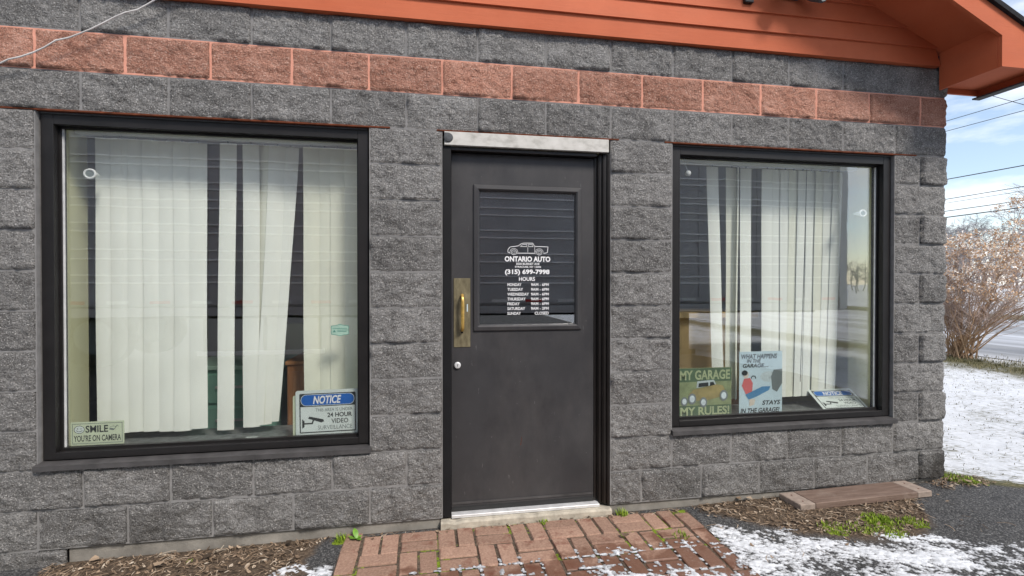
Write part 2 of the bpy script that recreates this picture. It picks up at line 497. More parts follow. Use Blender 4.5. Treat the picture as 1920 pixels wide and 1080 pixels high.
class MB:
    def __init__(s):
        s.v, s.f = [], []
    def add(s, vs, fs):
        b = len(s.v)
        s.v.extend([tuple(p) for p in vs])
        s.f.extend([tuple(b + i for i in f) for f in fs])
        return s
    def box(s, x0, x1, y0, y1, z0, z1, c=0.0):
        if c <= 0:
            vs = [(x, y, z) for x in (x0, x1) for y in (y0, y1) for z in (z0, z1)]
            return s.add(vs, [(0, 1, 3, 2), (4, 6, 7, 5), (0, 4, 5, 1), (2, 3, 7, 6), (0, 2, 6, 4), (1, 5, 7, 3)])
        # box with its edges chamfered by c
        vs, idx = [], {}
        X, Y, Z = (x0, x1), (y0, y1), (z0, z1)
        for i in (0, 1):
            for j in (0, 1):
                for k in (0, 1):
                    sx, sy, sz = (1 if i == 0 else -1), (1 if j == 0 else -1), (1 if k == 0 else -1)
                    idx[i, j, k, 'x'] = len(vs); vs.append((X[i], Y[j] + sy * c, Z[k] + sz * c))
                    idx[i, j, k, 'y'] = len(vs); vs.append((X[i] + sx * c, Y[j], Z[k] + sz * c))
                    idx[i, j, k, 'z'] = len(vs); vs.append((X[i] + sx * c, Y[j] + sy * c, Z[k]))
        q = [(0, 0), (0, 1), (1, 1), (1, 0)]
        fs = []
        for i in (0, 1):
            a = [idx[i, j, k, 'x'] for j, k in q]; fs.append(a[::-1] if i == 0 else a)
            a = [idx[j, i, k, 'y'] for j, k in q]; fs.append(a if i == 0 else a[::-1])
            a = [idx[j, k, i, 'z'] for j, k in q]; fs.append(a[::-1] if i == 0 else a)
        for i in (0, 1):
            for j in (0, 1):
                fs.append([idx[i, j, 0, 'x'], idx[i, j, 1, 'x'], idx[i, j, 1, 'y'], idx[i, j, 0, 'y']])
                fs.append([idx[i, 0, j, 'x'], idx[i, 1, j, 'x'], idx[i, 1, j, 'z'], idx[i, 0, j, 'z']])
                fs.append([idx[0, i, j, 'y'], idx[1, i, j, 'y'], idx[1, i, j, 'z'], idx[0, i, j, 'z']])
        for i in (0, 1):
            for j in (0, 1):
                for k in (0, 1):
                    fs.append([idx[i, j, k, 'x'], idx[i, j, k, 'y'], idx[i, j, k, 'z']])
        return s.add(vs, fs)
    def tube(s, pts, rads, n=6, cap=True):
        pts = [Vector(p) for p in pts]
        if isinstance(rads, (int, float)):
            rads = [rads] * len(pts)
        b = len(s.v)
        up = Vector((0.13, 0.31, 0.94))
        for i, p in enumerate(pts):
            d = (pts[min(i + 1, len(pts) - 1)] - pts[max(i - 1, 0)])
            if d.length < 1e-9: d = Vector((0, 0, 1))
            d.normalize()
            u = up if abs(d.dot(up)) < 0.95 else Vector((1, 0, 0))
            a = d.cross(u).normalized()
            c = d.cross(a)
            for k in range(n):
                t = 2 * math.pi * k / n
                s.v.append(tuple(p + (a * math.cos(t) + c * math.sin(t)) * rads[i]))
        for i in range(len(pts) - 1):
            for k in range(n):
                k2 = (k + 1) % n
                s.f.append((b + i * n + k, b + i * n + k2, b + (i + 1) * n + k2, b + (i + 1) * n + k))
        if cap:
            s.f.append(tuple(b + k for k in range(n))[::-1])
            s.f.append(tuple(b + (len(pts) - 1) * n + k for k in range(n)))
        return s
    def prism(s, poly, y0, y1):
        """poly: list of (x, z) corners, extruded from y0 to y1"""
        n = len(poly)
        vs = [(x, y0, z) for x, z in poly] + [(x, y1, z) for x, z in poly]
        fs = [tuple(range(n)), tuple(range(2 * n - 1, n - 1, -1))]
        fs += [(i, i + n, (i + 1) % n + n, (i + 1) % n) for i in range(n)]
        return s.add(vs, fs)
    def mesh(s, name):
        me = bpy.data.meshes.new(name)
        me.from_pydata(s.v, [], s.f)
        import bmesh
        bm = bmesh.new(); bm.from_mesh(me)
        if len(s.f) < 4000:
            bmesh.ops.recalc_face_normals(bm, faces=bm.faces)
        bm.to_mesh(me); bm.free()
        return me
    def build(s, name, mat, parent=None, smooth=False, **kw):
        return link(name, s.mesh(name), parent, mat, smooth=smooth, **kw)

def box(name, mat, parent, x0, x1, y0, y1, z0, z1, c=0.0, **kw):
    return MB().box(x0, x1, y0, y1, z0, z1, c).build(name, mat, parent, **kw)

# numpy value noise
def vnoise(x, y, seed=0):
    ix = np.floor(x).astype(np.int64); iy = np.floor(y).astype(np.int64)
    fx = x - ix; fy = y - iy
    fx = fx * fx * (3 - 2 * fx); fy = fy * fy * (3 - 2 * fy)
    def h(a, b):
        n = (a * 374761393 + b * 668265263 + seed * 974634777) & 0xffffffff
        n = ((n ^ (n >> 13)) * 1274126177) & 0xffffffff
        n = n ^ (n >> 16)
        return (n & 0xffff) / 65535.0
    return (h(ix, iy) * (1 - fx) + h(ix + 1, iy) * fx) * (1 - fy) + (h(ix, iy + 1) * (1 - fx) + h(ix + 1, iy + 1) * fx) * fy

def fbm(x, y, octv=4, seed=0, rough=0.55):
    x = np.asarray(x, float); y = np.asarray(y, float)
    a, s, tot = 1.0, 0.0, 0.0
    for o in range(octv):
        s = s + a * vnoise(x * 2 ** o, y * 2 ** o, seed + o * 17)
        tot += a; a *= rough
    return s / tot

def sstep(a, b, x):
    t = np.clip((x - a) / (b - a), 0, 1)
    return t * t * (3 - 2 * t)

# ------------------------------------------------------------------ ground
B, C = 0.4064, 0.2032
PX0, PX1 = 1.490, 3.530          # brick path edges
PZ = -0.050                      # brick top
XL = np.array([-30, -3, -0.2, 0.1, 0.8, 1.35, 3.6, 4.1, 4.6, 5.4, 6.5, 12, 60])
ZL = np.array([-0.12, -0.10, -0.085, -0.078, -0.072, -0.062, -0.056, -0.045, -0.040, -0.024, -0.02, 0.0, 0.0])
def ground_z(x, y):
    z = np.interp(x, XL, ZL)
    z = z + 0.02 * sstep(1.5, 7.0, x) * 0 + 0.012 * (fbm(x * 1.3, y * 1.3, 3, 5) - 0.5) * sstep(0.05, 0.4, np.abs(y))
    return z
def axis(lo, hi, d0, d1, step, grow=1.16):
    """dense between d0..d1 at step, growing outwards to lo / hi"""
    mid = list(np.arange(d0, d1 + 1e-6, step))
    a, s, left = d0, step, []
    while a > lo:
        s *= grow; a -= s; left.append(a)
    a, s, right = mid[-1], step, []
    while a < hi:
        s *= grow; a += s; right.append(a)
    return np.array(left[::-1] + mid + right)
gx = axis(-900, 900, -0.35, 6.3, 0.014, 1.14)
gy = axis(-900, 900, -1.15, 0.25, 0.014, 1.14)
GX, GY = np.meshgrid(gx, gy, indexing='ij')
soil_l = sstep(1.42, 1.32, GX) * sstep(0.02, 0.14, GX) * sstep(-0.55, -0.38, GY)
soil_l = np.maximum(soil_l, sstep(0.18, 0.05, GX) * 0.0)
nzz = fbm(GX * 9, GY * 9, 4, 3)
soil_l = np.where(GX > 1.28, soil_l * sstep(0.35, 0.6, nzz + (1.36 - GX) * 4), soil_l)
yb = np.interp(GX, [3.5, 3.7, 4.0, 4.3, 4.6, 4.82, 5.0, 5.2], [0.10, -0.14, -0.42, -0.56, -0.60, -0.50, -0.24, -0.02])
soil_r = sstep(3.56, 3.68, GX + 0.10 * (nzz - 0.5)) * sstep(-0.05, 0.05, GY - yb + 0.08 * (nzz - 0.5)) * sstep(5.30, 5.15, GX)
path = (GX > PX0 - 0.005) & (GX < PX1 + 0.005) & (GY < -0.02) & (GY > -2.5)
soil = np.maximum(np.maximum(soil_l, soil_r), path * 0.85)
soil[(GY > 0.0) & (GX < 5.5)] = 1.0
# lawn: strip between the building / lot and the road
lot_edge = np.interp(GY, [-60, -6, -3.4, -0.75, -0.25, -0.02, 0.1], [6.7, 6.9, 7.4, 6.6, 5.98, 5.58, 5.49])
lawn = sstep(0.0, 0.10, GX - lot_edge + 0.15 * (nzz - 0.5)) * (GX < 12.1)
lawn = np.maximum(lawn, (GX > 23.5) * 1.0)
lawn = np.maximum(lawn, (GY > 3) * (GX <= 5.6) * 1.0)
moss = np.zeros_like(GX)
for mx, my, rr, amp in ((4.55, -0.375, 0.10, 1.0), (4.22, -0.43, 0.10, .85), (4.73, -0.46, 0.09, .85), (4.52, -0.50, 0.12, .75), (4.38, -0.46, 0.08, .8), (5.62, 0.02, 0.10, .9), (5.70, -0.05, .08, .8), (1.47, -0.05, 0.05, .9), (0.75, -.09, .05, .6)):
    moss = np.maximum(moss, amp * np.exp(-(((GX - mx) ** 2 + (GY - my) ** 2) / rr ** 2)))
moss = np.maximum(moss, path * np.where(GY > -0.46, -0.25 + 1.3 * fbm(GX * 4, GY * 4, 3, 8), 0.0))
# snow coverage for the parts further off (near snow is real geometry below)
near_zone = (GX > 1.2) & (GX < 6.6) & (GY > -1.35) & (GY < 0.05)
snow = lawn * (0.56 + 0.12 * fbm(GX * 0.7, GY * 0.7, 3, 21))
snow = np.where(lawn > 0.5, snow - 0.22 * sstep(1.0, 0.2, np.abs(GX - 11.2) + 0.6 * (fbm(GX * 2, GY * 2, 3, 4) - 0.5)) * (GX < 12), snow)
snow = snow - 0.30 * lawn * sstep(0.35, 0.0, GX - lot_edge) * sstep(-1.2, -0.2, GY)
snow = np.maximum(snow, (GY < -1.0) * (GY > -3.6) * (GX < 6.8) * (0.20 + 0.36 * fbm(GX * 0.6, GY * 0.6, 4, 33)))
snow = np.maximum(snow, (GX < 1.2) * (GY < -0.7) * (GY > -1.8) * 0.62)
verge = sstep(23.5, 24.0, GX) * sstep(25.6, 25.0, GX)
snow = snow * (1 - 0.75 * verge)
snow = np.clip(snow, 0, 1)
GZ = ground_z(GX, GY)
GZ = np.where(path, PZ - 0.0065 - 0.004 * nzz, GZ)
GZ = np.where(soil_l + soil_r > 0.3, GZ + 0.016 * (nzz - 0.35) * (GY < 0), GZ)
GZ = np.where((GX < 5.45) & (GY > 0.02), -0.14, GZ)
nxx, nyy = GX.shape
idx = np.arange(nxx * nyy).reshape(nxx, nyy)
quads = np.stack([idx[:-1, :-1], idx[1:, :-1], idx[1:, 1:], idx[:-1, 1:]], -1).reshape(-1, 4)

def grid_mesh(name, verts, quads, smooth=True):
    me = bpy.data.meshes.new(name)
    me.vertices.add(len(verts))
    me.vertices.foreach_set('co', np.asarray(verts, np.float32).ravel())
    me.loops.add(quads.size)
    me.loops.foreach_set('vertex_index', quads.ravel().astype(np.int32))
    me.polygons.add(len(quads))
    me.polygons.foreach_set('loop_start', np.arange(0, quads.size, quads.shape[1], dtype=np.int32))
    me.polygons.foreach_set('loop_total', np.full(len(quads), quads.shape[1], np.int32))
    if smooth:
        me.polygons.foreach_set('use_smooth', np.ones(len(quads), bool))
    me.update(calc_edges=True)
    me.validate()
    return me
gme = grid_mesh('ground', np.stack([GX, GY, GZ], -1).reshape(-1, 3), quads)
for nm, arr in (('soil', soil), ('lawn', lawn), ('moss', moss), ('snow', snow)):
    a = gme.attributes.new(nm, 'FLOAT', 'POINT')
    a.data.foreach_set('value', arr.ravel().astype(np.float32))
link('ground', gme, None, 'ground', kind='structure', label='asphalt lot, leaf-strewn soil and snow-dusted lawn around the shop')

road = MB()
road.add([(12.1, -300, 0.006), (23.4, -300, 0.006), (23.4, 500, 0.006), (12.1, 500, 0.006)], [(0, 1, 2, 3)])
road.build('road', 'road', kind='structure', label='grey road streaked with thin snow beyond the lawn')

# ------------------------------------------------------------------ brick path
bp = MB().box(PX0 - 0.01, PX1 + 0.01, -2.52, -0.02, -0.16, PZ - 0.03)
path_o = bp.build('brick_path', 'concrete', kind='structure', label='red clay brick path laid in basketweave up to the door')
def brick_variant(seed, L=0.1915, Wd=0.0915):
    r = random.Random(seed)
    m = MB().box(-L / 2, L / 2, -Wd / 2, Wd / 2, -0.045, 0.0, 0.006)
    m.v = [(x + r.uniform(-.0022, .0022), y + r.uniform(-.0022, .0022), z + (r.uniform(-.002, .002) if z > -0.02 else 0)) for x, y, z in m.v]
    me = m.mesh('brick'); me.materials.append(MAT['brick'])
    return me
bvars = [brick_variant(i) for i in range(8)]
def lay(x, y, rot):
    o = bpy.data.objects.new('brick', random.choice(bvars))
    COL.objects.link(o)
    o.parent = path_o
    o.location = (x + random.uniform(-.002, .002), y + random.uniform(-.002, .002), PZ + random.uniform(-.004, .003))
    o.rotation_euler = (R(random.uniform(-.9, .9)), R(random.uniform(-.9, .9)), rot + R(random.uniform(-1.1, 1.1)))
U = (PX1 - PX0 - 2 * 0.104) / 9
nrow = 12
for r_ in range(nrow):
    yc = -0.028 - U * (r_ + 0.5)
    for c_ in range(9):
        xc = PX0 + 0.104 + U * (c_ + 0.5)
        if (r_ + c_) % 2 == 0:
            lay(xc - U / 4, yc, math.pi / 2); lay(xc + U / 4, yc, math.pi / 2)
        else:
            lay(xc, yc - U / 4, 0); lay(xc, yc + U / 4, 0)
    lay(PX0 + 0.05, yc + 0.05, math.pi / 2)
    lay(PX1 - 0.05, yc - 0.03, math.pi / 2)

# ------------------------------------------------------------------ near snow (real thickness)
sx = np.arange(1.15, 6.7, 0.0062); sy = np.arange(-1.55, -0.14, 0.0062)
SX, SY = np.meshgrid(sx, sy, indexing='ij')
edge_y = np.interp(SX, [3.53, 3.62, 3.76, 4.02, 4.17, 4.35, 4.51, 4.72, 4.92, 5.09, 5.5, 6.2, 6.9], [-0.25, -0.20, -0.29, -0.335, -0.46, -0.43, -0.44, -0.57, -0.68, -0.74, -0.80, -0.85, -0.80])
cov = (sstep(-0.09, 0.10, edge_y - SY) * 0.505 + 0.02 * sstep(0.1, 0.5, edge_y - SY)) * (SX > 3.50)
cov = np.where(SX > 4.75, cov * (0.90 + 0.10 * sstep(0.0, 0.25, edge_y - SY)), cov)
inpath = (SX > PX0) & (SX < PX1)
py = np.interp(SX, [1.49, 1.9, 2.2, 2.6, 3.1, 3.36, 3.53], [-0.42, -0.47, -0.44, -0.41, -0.43, -0.42, -0.36])
dep = np.clip((py - SY) / 0.35, -0.3, 1)
cov = np.where(inpath, 0.315 + 0.115 * dep, cov)
cov = np.where(inpath & (SY > py + 0.05), 0.0, cov)
lcov = np.maximum(sstep(0.05, 0.0, np.hypot((SX - 1.425), (SY + 0.36) * 0.8) - 0.05), sstep(0.06, 0.0, np.hypot((SX - 1.28), (SY + 0.33)) - 0.07)) * 0.55
lcov = np.maximum(lcov, sstep(-0.40, -0.55, SY) * 0.55)
cov = np.where(SX <= PX0, lcov, cov)
# streaky fine noise along the mowing / melt direction
ca, sa = math.cos(R(28)), math.sin(R(28))
u_, v_ = SX * ca - SY * sa, SX * sa + SY * ca
fn = 0.5 + 1.35 * (0.56 * fbm(u_ * 42, v_ * 95, 3, 91, 0.7) + 0.44 * fbm(u_ * 5, v_ * 10, 4, 55) - 0.5)
# snow stays in the paver joints
ju = ((SX - PX0 - 0.104) / U * 2) % 1.0; jv = ((-0.028 - SY) / U * 2) % 1.0
jd = np.minimum(np.minimum(ju, 1 - ju), np.minimum(jv, 1 - jv)) * U / 2
wj = fbm(SX * 12, SY * 12, 3, 77)
fn = np.where(inpath, fn * 0.80 + 0.11 - 0.21 * np.exp(-(jd / 0.008) ** 2) * sstep(0.36, 0.62, wj), fn)
cov = cov * sstep(6.68, 6.1, SX) * sstep(-1.54, -1.15, SY)
hgt = cov - fn
top = np.where(inpath, PZ + 0.001, ground_z(SX, SY) + 0.001)
SZ = top + np.clip(hgt, -0.03, 0.25) * 0.032
ok = (hgt[:-1, :-1] > 0) | (hgt[1:, :-1] > 0) | (hgt[1:, 1:] > 0) | (hgt[:-1, 1:] > 0)
sid = np.arange(SX.size).reshape(SX.shape)
sq = np.stack([sid[:-1, :-1], sid[1:, :-1], sid[1:, 1:], sid[:-1, 1:]], -1)[ok]
used, inv = np.unique(sq, return_inverse=True)
sv = np.stack([SX, SY, SZ], -1).reshape(-1, 3)[used]
snow_me = grid_mesh('snow', sv, inv.reshape(-1, 4))
at_ = snow_me.attributes.new('thick', 'FLOAT', 'POINT')
at_.data.foreach_set('value', np.clip(hgt, 0, 1).ravel()[used].astype(np.float32))
link('snow', snow_me, None, 'snow', kind='stuff', label='thin patchy snow lying on the path, soil and asphalt', cat='snow')
print('snow quads', len(sq), 'ground quads', len(quads))

# ------------------------------------------------------------------ the building
WX0, WX1 = -10 * B, 13.5 * B            # -4.064 .. 5.4864
bld = empty('shop_building', (0, 0, 0), label='grey split-face block auto shop with orange gable and red block band', cat='building')

OPEN = [(0.0, 4 * B, 2 * C, 11 * C), (8.5 * B, 12.5 * B, 2 * C, 11 * C), (5 * B, 7.5 * B, 0.0, 11 * C)]
Z_TOP = 14 * C
TH = 0.20
wall = MB()
MY = -0.0020
def core(x0, x1, z0, z1, m=wall, y0=MY):
    m.box(x0, x1, y0, TH, z0, z1)
core(WX0, 0.0, -C, 11 * C)
core(0.0, 4 * B, 0, 2 * C)
core(4 * B, 5 * B, 0, 11 * C)
core(7.5 * B, 8.5 * B, 0, 11 * C)
core(8.5 * B, 12.5 * B, 0, 2 * C)
core(12.5 * B, WX1 - 0.004, 0, 11 * C)
core(WX0, WX1 - 0.004, 11 * C, 12 * C)
core(WX0, WX1 - 0.004, 13 * C, Z_TOP)
# side and rear walls of the shop
wall.box(WX1 - TH, WX1 - 0.004, TH + 0.001, 6.0, 0, Z_TOP)
wall.box(WX0, WX0 + TH, TH + 0.001, 6.0, 0, Z_TOP)
wall.box(WX0 + TH + .001, WX1 - TH - .001, 5.8, 6.0, 0, Z_TOP)
wall_o = wall.build('wall', 'mortar', bld)
band = MB(); core(WX0, WX1 - 0.004, 12 * C, 13 * C, band, MY - 0.0005)
band.build('red_mortar_band', 'mortar_red', bld)
foot = MB()
foot.box(0.13, 2.016, 0.010, TH, -0.30, -0.002)
foot.box(3.052, WX1 - 0.02, 0.010, TH, -0.30, -0.002)
foot.build('footing', 'concrete', bld)

def block_mesh(w, h, seed, corner=False, ret=0.19, bulge=1.0):
    """split-face unit: front at y=0 (towards -Y), x 0..w, z 0..h, rough face grid"""
    step = 0.0078
    nx = max(4, round(w / step)); nz_ = max(4, round(h / step))
    r = random.Random(seed)
    off = Vector((r.uniform(0, 90), r.uniform(0, 90), r.uniform(0, 90)))
    tx, tz = r.uniform(-.010, .010), r.uniform(-.010, .010)
    def dep(s, z, left=True, right=True):
        ed = 1.0
        if left: ed = min(ed, s / 0.009)
        if right: ed = min(ed, (w - s) / 0.009)
        ed = min(ed, z / 0.009, (h - z) / 0.009)
        ed = max(0.0, ed) ** 0.8
        p = Vector((s, z, 0)) + off
        a = mnoise.fractal(p * 9, 0.7, 2.1, 4) * 0.0078
        b = mnoise.fractal(p * 30 + off, 0.6, 2.1, 3) * 0.0068
        c2 = abs(mnoise.noise(p * 15)) * 0.0035
        t = tx * (s / w - .5) + tz * (z / h - .5)
        return ed * max(0.0045, 0.0115 * bulge + a + b - c2 + t)
    vs, fs = [], []
    ids = {}
    for i in range(nx + 1):
        for j in range(nz_ + 1):
            x, z = w * i / nx, h * j / nz_
            ids[i, j] = len(vs)
            d = dep(x, z, True, not corner)
            xx = x
            if corner and i > nx - 3:
                k = (i - (nx - 3)) / 3
                d *= (1 - 0.45 * k * k)
            vs.append((xx, -d, z))
    for i in range(nx):
        for j in range(nz_):
            fs.append((ids[i, j], ids[i + 1, j], ids[i + 1, j + 1], ids[i, j + 1]))
    back = 0.06
    def strip(loop):
        prev = None
        for k in loop:
            p = vs[k]
            vs.append((p[0], back, p[2]))
            n = len(vs) - 1
            if prev is not None:
                fs.append((prev[0], prev[1], n, k))
            prev = (k, n)
    strip([ids[i, 0] for i in range(nx + 1)][::-1])
    strip([ids[i, nz_] for i in range(nx + 1)])
    strip([ids[0, j] for j in range(nz_ + 1)])
    if not corner:
        strip([ids[nx, j] for j in range(nz_ + 1)][::-1])
    else:
        ny = max(4, round(ret / step))
        sd = {}
        for q in range(ny + 1):
            for j in range(nz_ + 1):
                z = h * j / nz_
                if q == 0:
                    sd[q, j] = ids[nx, j]; continue
                y = ret * q / ny
                ed = min(1, z / .016, (h - z) / .016, (ret - y) / .016)
                ed = max(0, ed) ** .6
                p = Vector((w + y, z, 3)) + off
                d = ed * max(0, 0.013 * bulge + mnoise.fractal(p * 9, .7, 2.1, 4) * 0.008 + mnoise.fractal(p * 34, .6, 2.1, 3) * .0045)
                sd[q, j] = len(vs); vs.append((w + d, y, z))
        for j in range(nz_ + 1):   # push the arris out so the two rough faces meet
            x, y, z = vs[ids[nx, j]]
            ed = max(0, min(1, z / .016, (h - z) / .016)) ** .6
            p = Vector((w, z, 7)) + off
            vs[ids[nx, j]] = (w + ed * max(0, .008 * bulge + mnoise.fractal(p * 14, .7, 2.1, 4) * .010), y, z)
        for q in range(ny):
            for j in range(nz_):
                fs.append((sd[q, j], sd[q + 1, j], sd[q + 1, j + 1], sd[q, j + 1]))
    me = bpy.data.meshes.new('block')
    me.from_pydata(vs, [], fs)
    me.polygons.foreach_set('use_smooth', [True] * len(me.polygons))
    return me
J = 0.0078
VAR = {}
def variants(kind, w, n, corner=False, mat='block', ret=0.19, bulge=1.0):
    key = (kind, mat)
    if key not in VAR:
        base = VAR.get((kind, 'block')) if mat != 'block' else None
        if base:
            VAR[key] = [m.copy() for m in base]
        else:
            VAR[key] = [block_mesh(w - J, C - J, hash((kind, i)) % 9999 + i * 13, corner, ret, bulge) for i in range(n)]
        for m in VAR[key]:
            m.materials.clear(); m.materials.append(MAT[mat])
    return VAR[key]
random.seed(21)
last = [None]
def put_block(x, course, w, mat='block', corner=False, bulge=1.0):
    """course counted from the bottom course = 0; w in blocks"""
    if corner:
        kind, n = ('corner', w, bulge), 6
    else:
        kind, n = ('plain', w), (9 if w == 1 else 4)
    ms = variants(kind, w * B, n, corner, mat, 0.19, bulge)
    m = random.choice(ms)
    while m is last[0] and len(ms) > 1:
        m = random.choice(ms)
    last[0] = m
    o = bpy.data.objects.new('block', m)
    COL.objects.link(o)
    o.parent = wall_o
    dy = random.uniform(-.001, .0005)
    if not corner and random.random() < 0.5:   # turn half of them upside down
        o.rotation_euler = (0, math.pi, 0)
        o.location = (x + w * B - J / 2, dy, (course + 1) * C - J / 2)
    else:
        o.location = (x + J / 2, dy, course * C + J / 2)
def run(x0, x1, course, mat='block', start_half=False, corner=False):
    """fill x0..x1 (block units) with running bond"""
    x = x0
    endc = x1
    if corner:
        pass
    if start_half:
        put_block(x * B, course, 0.5, mat); x += 0.5
    while endc - x >= 1 - 1e-6:
        put_block(x * B, course, 1, mat); x += 1
    if endc - x > 0.4:
        put_block(x * B, course, 0.5, mat)
# courses 0..10 below the lintel, 11 lintel, 12 red, 13 top
for c_ in range(14):
    odd = c_ % 2          # even courses have joints on whole numbers
    s = 0.0 if odd == 0 else 0.5
    if c_ == 0:
        run(-5, 5, 0); run(7.5, 13, 0, start_half=True); put_block(13 * B, 0, 0.5, corner=True, bulge=1.9)
    elif c_ == 1:
        run(-4.5, 4.5 - 0.5 + 0.5, 1); 
        put_block(4.0 * B + 0.5 * B, 1, 0.5)
        run(7.5, 12.5, 1); put_block(12.5 * B, 1, 1, corner=True)
    elif c_ <= 10:
        if odd == 0:
            run(-5, 0, c_)
        else:
            run(-4.5, -0.5, c_); put_block(-0.5 * B, c_, 0.5)
        put_block(4 * B, c_, 1)
        put_block(7.5 * B, c_, 1)
        if odd == 0:
            put_block(12.5 * B, c_, 0.5); put_block(13 * B, c_, 0.5, corner=True, bulge=1.9)
        else:
            put_block(12.5 * B, c_, 1, corner=True, bulge=1.0)
    elif c_ in (11, 13):
        run(-4.5, 12.5, c_); put_block(12.5 * B, c_, 1, corner=True)
    else:
        run(-5, 13, c_, 'block_red'); put_block(13 * B, c_, 0.5, 'block_red', corner=True)
for k in range(-5, 0):
    put_block(k * B + 0.32 * B, -1, 1)

# rusty lintel angles, flashing
for nm, x0, x1, zz in (('lintel', -0.20, 1.74, 11 * C), ('lintel', 3.40, 5.25, 11 * C), ('lintel', 2.00, 3.10, 11 * C)):
    box(nm, 'rust', bld, x0, x1, -0.0075, 0.10, zz - 0.0038, zz + 0.0042)

# ---- windows
def window(x0, x1, spacer_left):
    z0, z1 = 2 * C, 11 * C
    w = empty('window', ((x0 + x1) / 2, 0.05, z0), bld)
    w_off = Vector(w.location)
    def pb(name, mat, parent, a0, a1, b0, b1, c0, c1, c=0.0):
        return MB().box(a0 - w_off.x, a1 - w_off.x, b0 - w_off.y, b1 - w_off.y, c0 - w_off.z, c1 - w_off.z, c).build(name, mat, parent)
    fx0, fx1, fz0, fz1 = x0 + 0.008, x1 - 0.008, z0 + 0.044, z1 - 0.014
    m = MB()
    def fb(a0, a1, b0, b1, c0, c1, c=0.0015):
        m.box(a0 - w_off.x, a1 - w_off.x, b0 - w_off.y, b1 - w_off.y, c0 - w_off.z, c1 - w_off.z, c)
    t = 0.056
    fb(fx0, fx0 + t, 0.020, 0.115, fz0, fz1)
    fb(fx1 - t, fx1, 0.020, 0.115, fz0, fz1)
    fb(fx0 + t, fx1 - t, 0.021, 0.115, fz1 - 0.050, fz1)
    fb(fx0 + t, fx1 - t, 0.019, 0.115, fz0, fz0 + 0.036)
    # glazing stops behind the face
    fb(fx0 + t, fx0 + t + 0.010, 0.058, 0.074, fz0 + 0.036, fz1 - 0.05, 0)
    fb(fx1 - t - 0.010, fx1 - t, 0.058, 0.074, fz0 + 0.036, fz1 - 0.05, 0)
    fb(fx0 + t + .010, fx1 - t - .010, 0.050, 0.074, fz0 + 0.036, fz0 + 0.050, 0)
    fb(fx0 + t + .010, fx1 - t - .010, 0.058, 0.074, fz1 - 0.060, fz1 - 0.05, 0)
    m.build('frame', 'frame', w)
    gx0, gx1, gz0, gz1 = fx0 + t + 0.002, fx1 - t - 0.002, fz0 + 0.038, fz1 - 0.052
    pb('pane', 'glass', w, gx0, gx1, 0.075, 0.081, gz0, gz1)
    xs = gx0 + 0.009 if spacer_left else gx1 - 0.015
    pb('edge_spacer', 'alu', w, xs, xs + 0.006, 0.0660, 0.0745, gz0 + .012, gz1 - .009)
    pb('caulk_line', 'lead', w, fx0 + 0.002, fx1 - 0.002, 0.012, 0.030, fz1 + 0.001, fz1 + 0.008)
    # sill flashing
    s = MB()
    X0, X1 = x0 - 0.006 - w_off.x, x1 + 0.008 - w_off.x
    y, z = -w_off.y, -w_off.z
    s.add([(X0, -0.030 + y, z0 + 0.004 + z), (X0, -0.030 + y, z0 + 0.030 + z), (X0, 0.06 + y, z0 + 0.043 + z), (X0, 0.06 + y, z0 + 0.004 + z),
           (X1, -0.030 + y, z0 + 0.004 + z), (X1, -0.030 + y, z0 + 0.030 + z), (X1, 0.06 + y, z0 + 0.043 + z), (X1, 0.06 + y, z0 + 0.004 + z)],
          [(0, 1, 2, 3), (7, 6, 5, 4), (0, 4, 5, 1), (1, 5, 6, 2), (2, 6, 7, 3), (3, 7, 4, 0)])
    s.build('sill', 'sill', w)
    # inside reveal, stool
    pb('reveal', 'paint_yellow', w, x0 + 0.0005, x0 + 0.024, 0.117, 0.34, z0 + 0.03, z1)
    pb('reveal', 'paint_yellow', w, x1 - 0.024, x1 - 0.0005, 0.117, 0.34, z0 + 0.03, z1)
    pb('reveal', 'paint_yellow', w, x0 + 0.024, x1 - 0.024, 0.117, 0.34, z1 - 0.02, z1 - 0.0005)
    pb('inner_sill', 'sill_in', w, x0 + 0.002, x1 - 0.002, 0.117, 0.40, z0 + 0.01, z0 + 0.066)
    return w
win_l = window(0.0, 4 * B, True)
win_r = window(8.5 * B, 12.5 * B, False)

# ---- door
door = empty('door', (2.5, 0.06, 0.0), bld, label='charcoal steel entrance door with lettered glass and brass pull')
DX, DY = 2.5, 0.06
def db(name, mat, a0, a1, b0, b1, c0, c1, c=0.0, parent=door):
    return MB().box(a0 - DX, a1 - DX, b0 - DY, b1 - DY, c0, c1, c).build(name, mat, parent)
lx0, lx1, lz0, lz1 = 2.250, 2.846, 1.108, 1.910
d0, d1, dz0, dz1 = 2.086, 2.962, 0.030, 2.126
m = MB()
for a in ((d0, lx0, dz0, dz1), (lx1, d1, dz0, dz1), (lx0, lx1, dz0, lz0), (lx0, lx1, lz1, dz1)):
    m.box(a[0] - DX, a[1] - DX, 0.0, 0.045, a[2], a[3])
m.build('leaf', 'door', door)
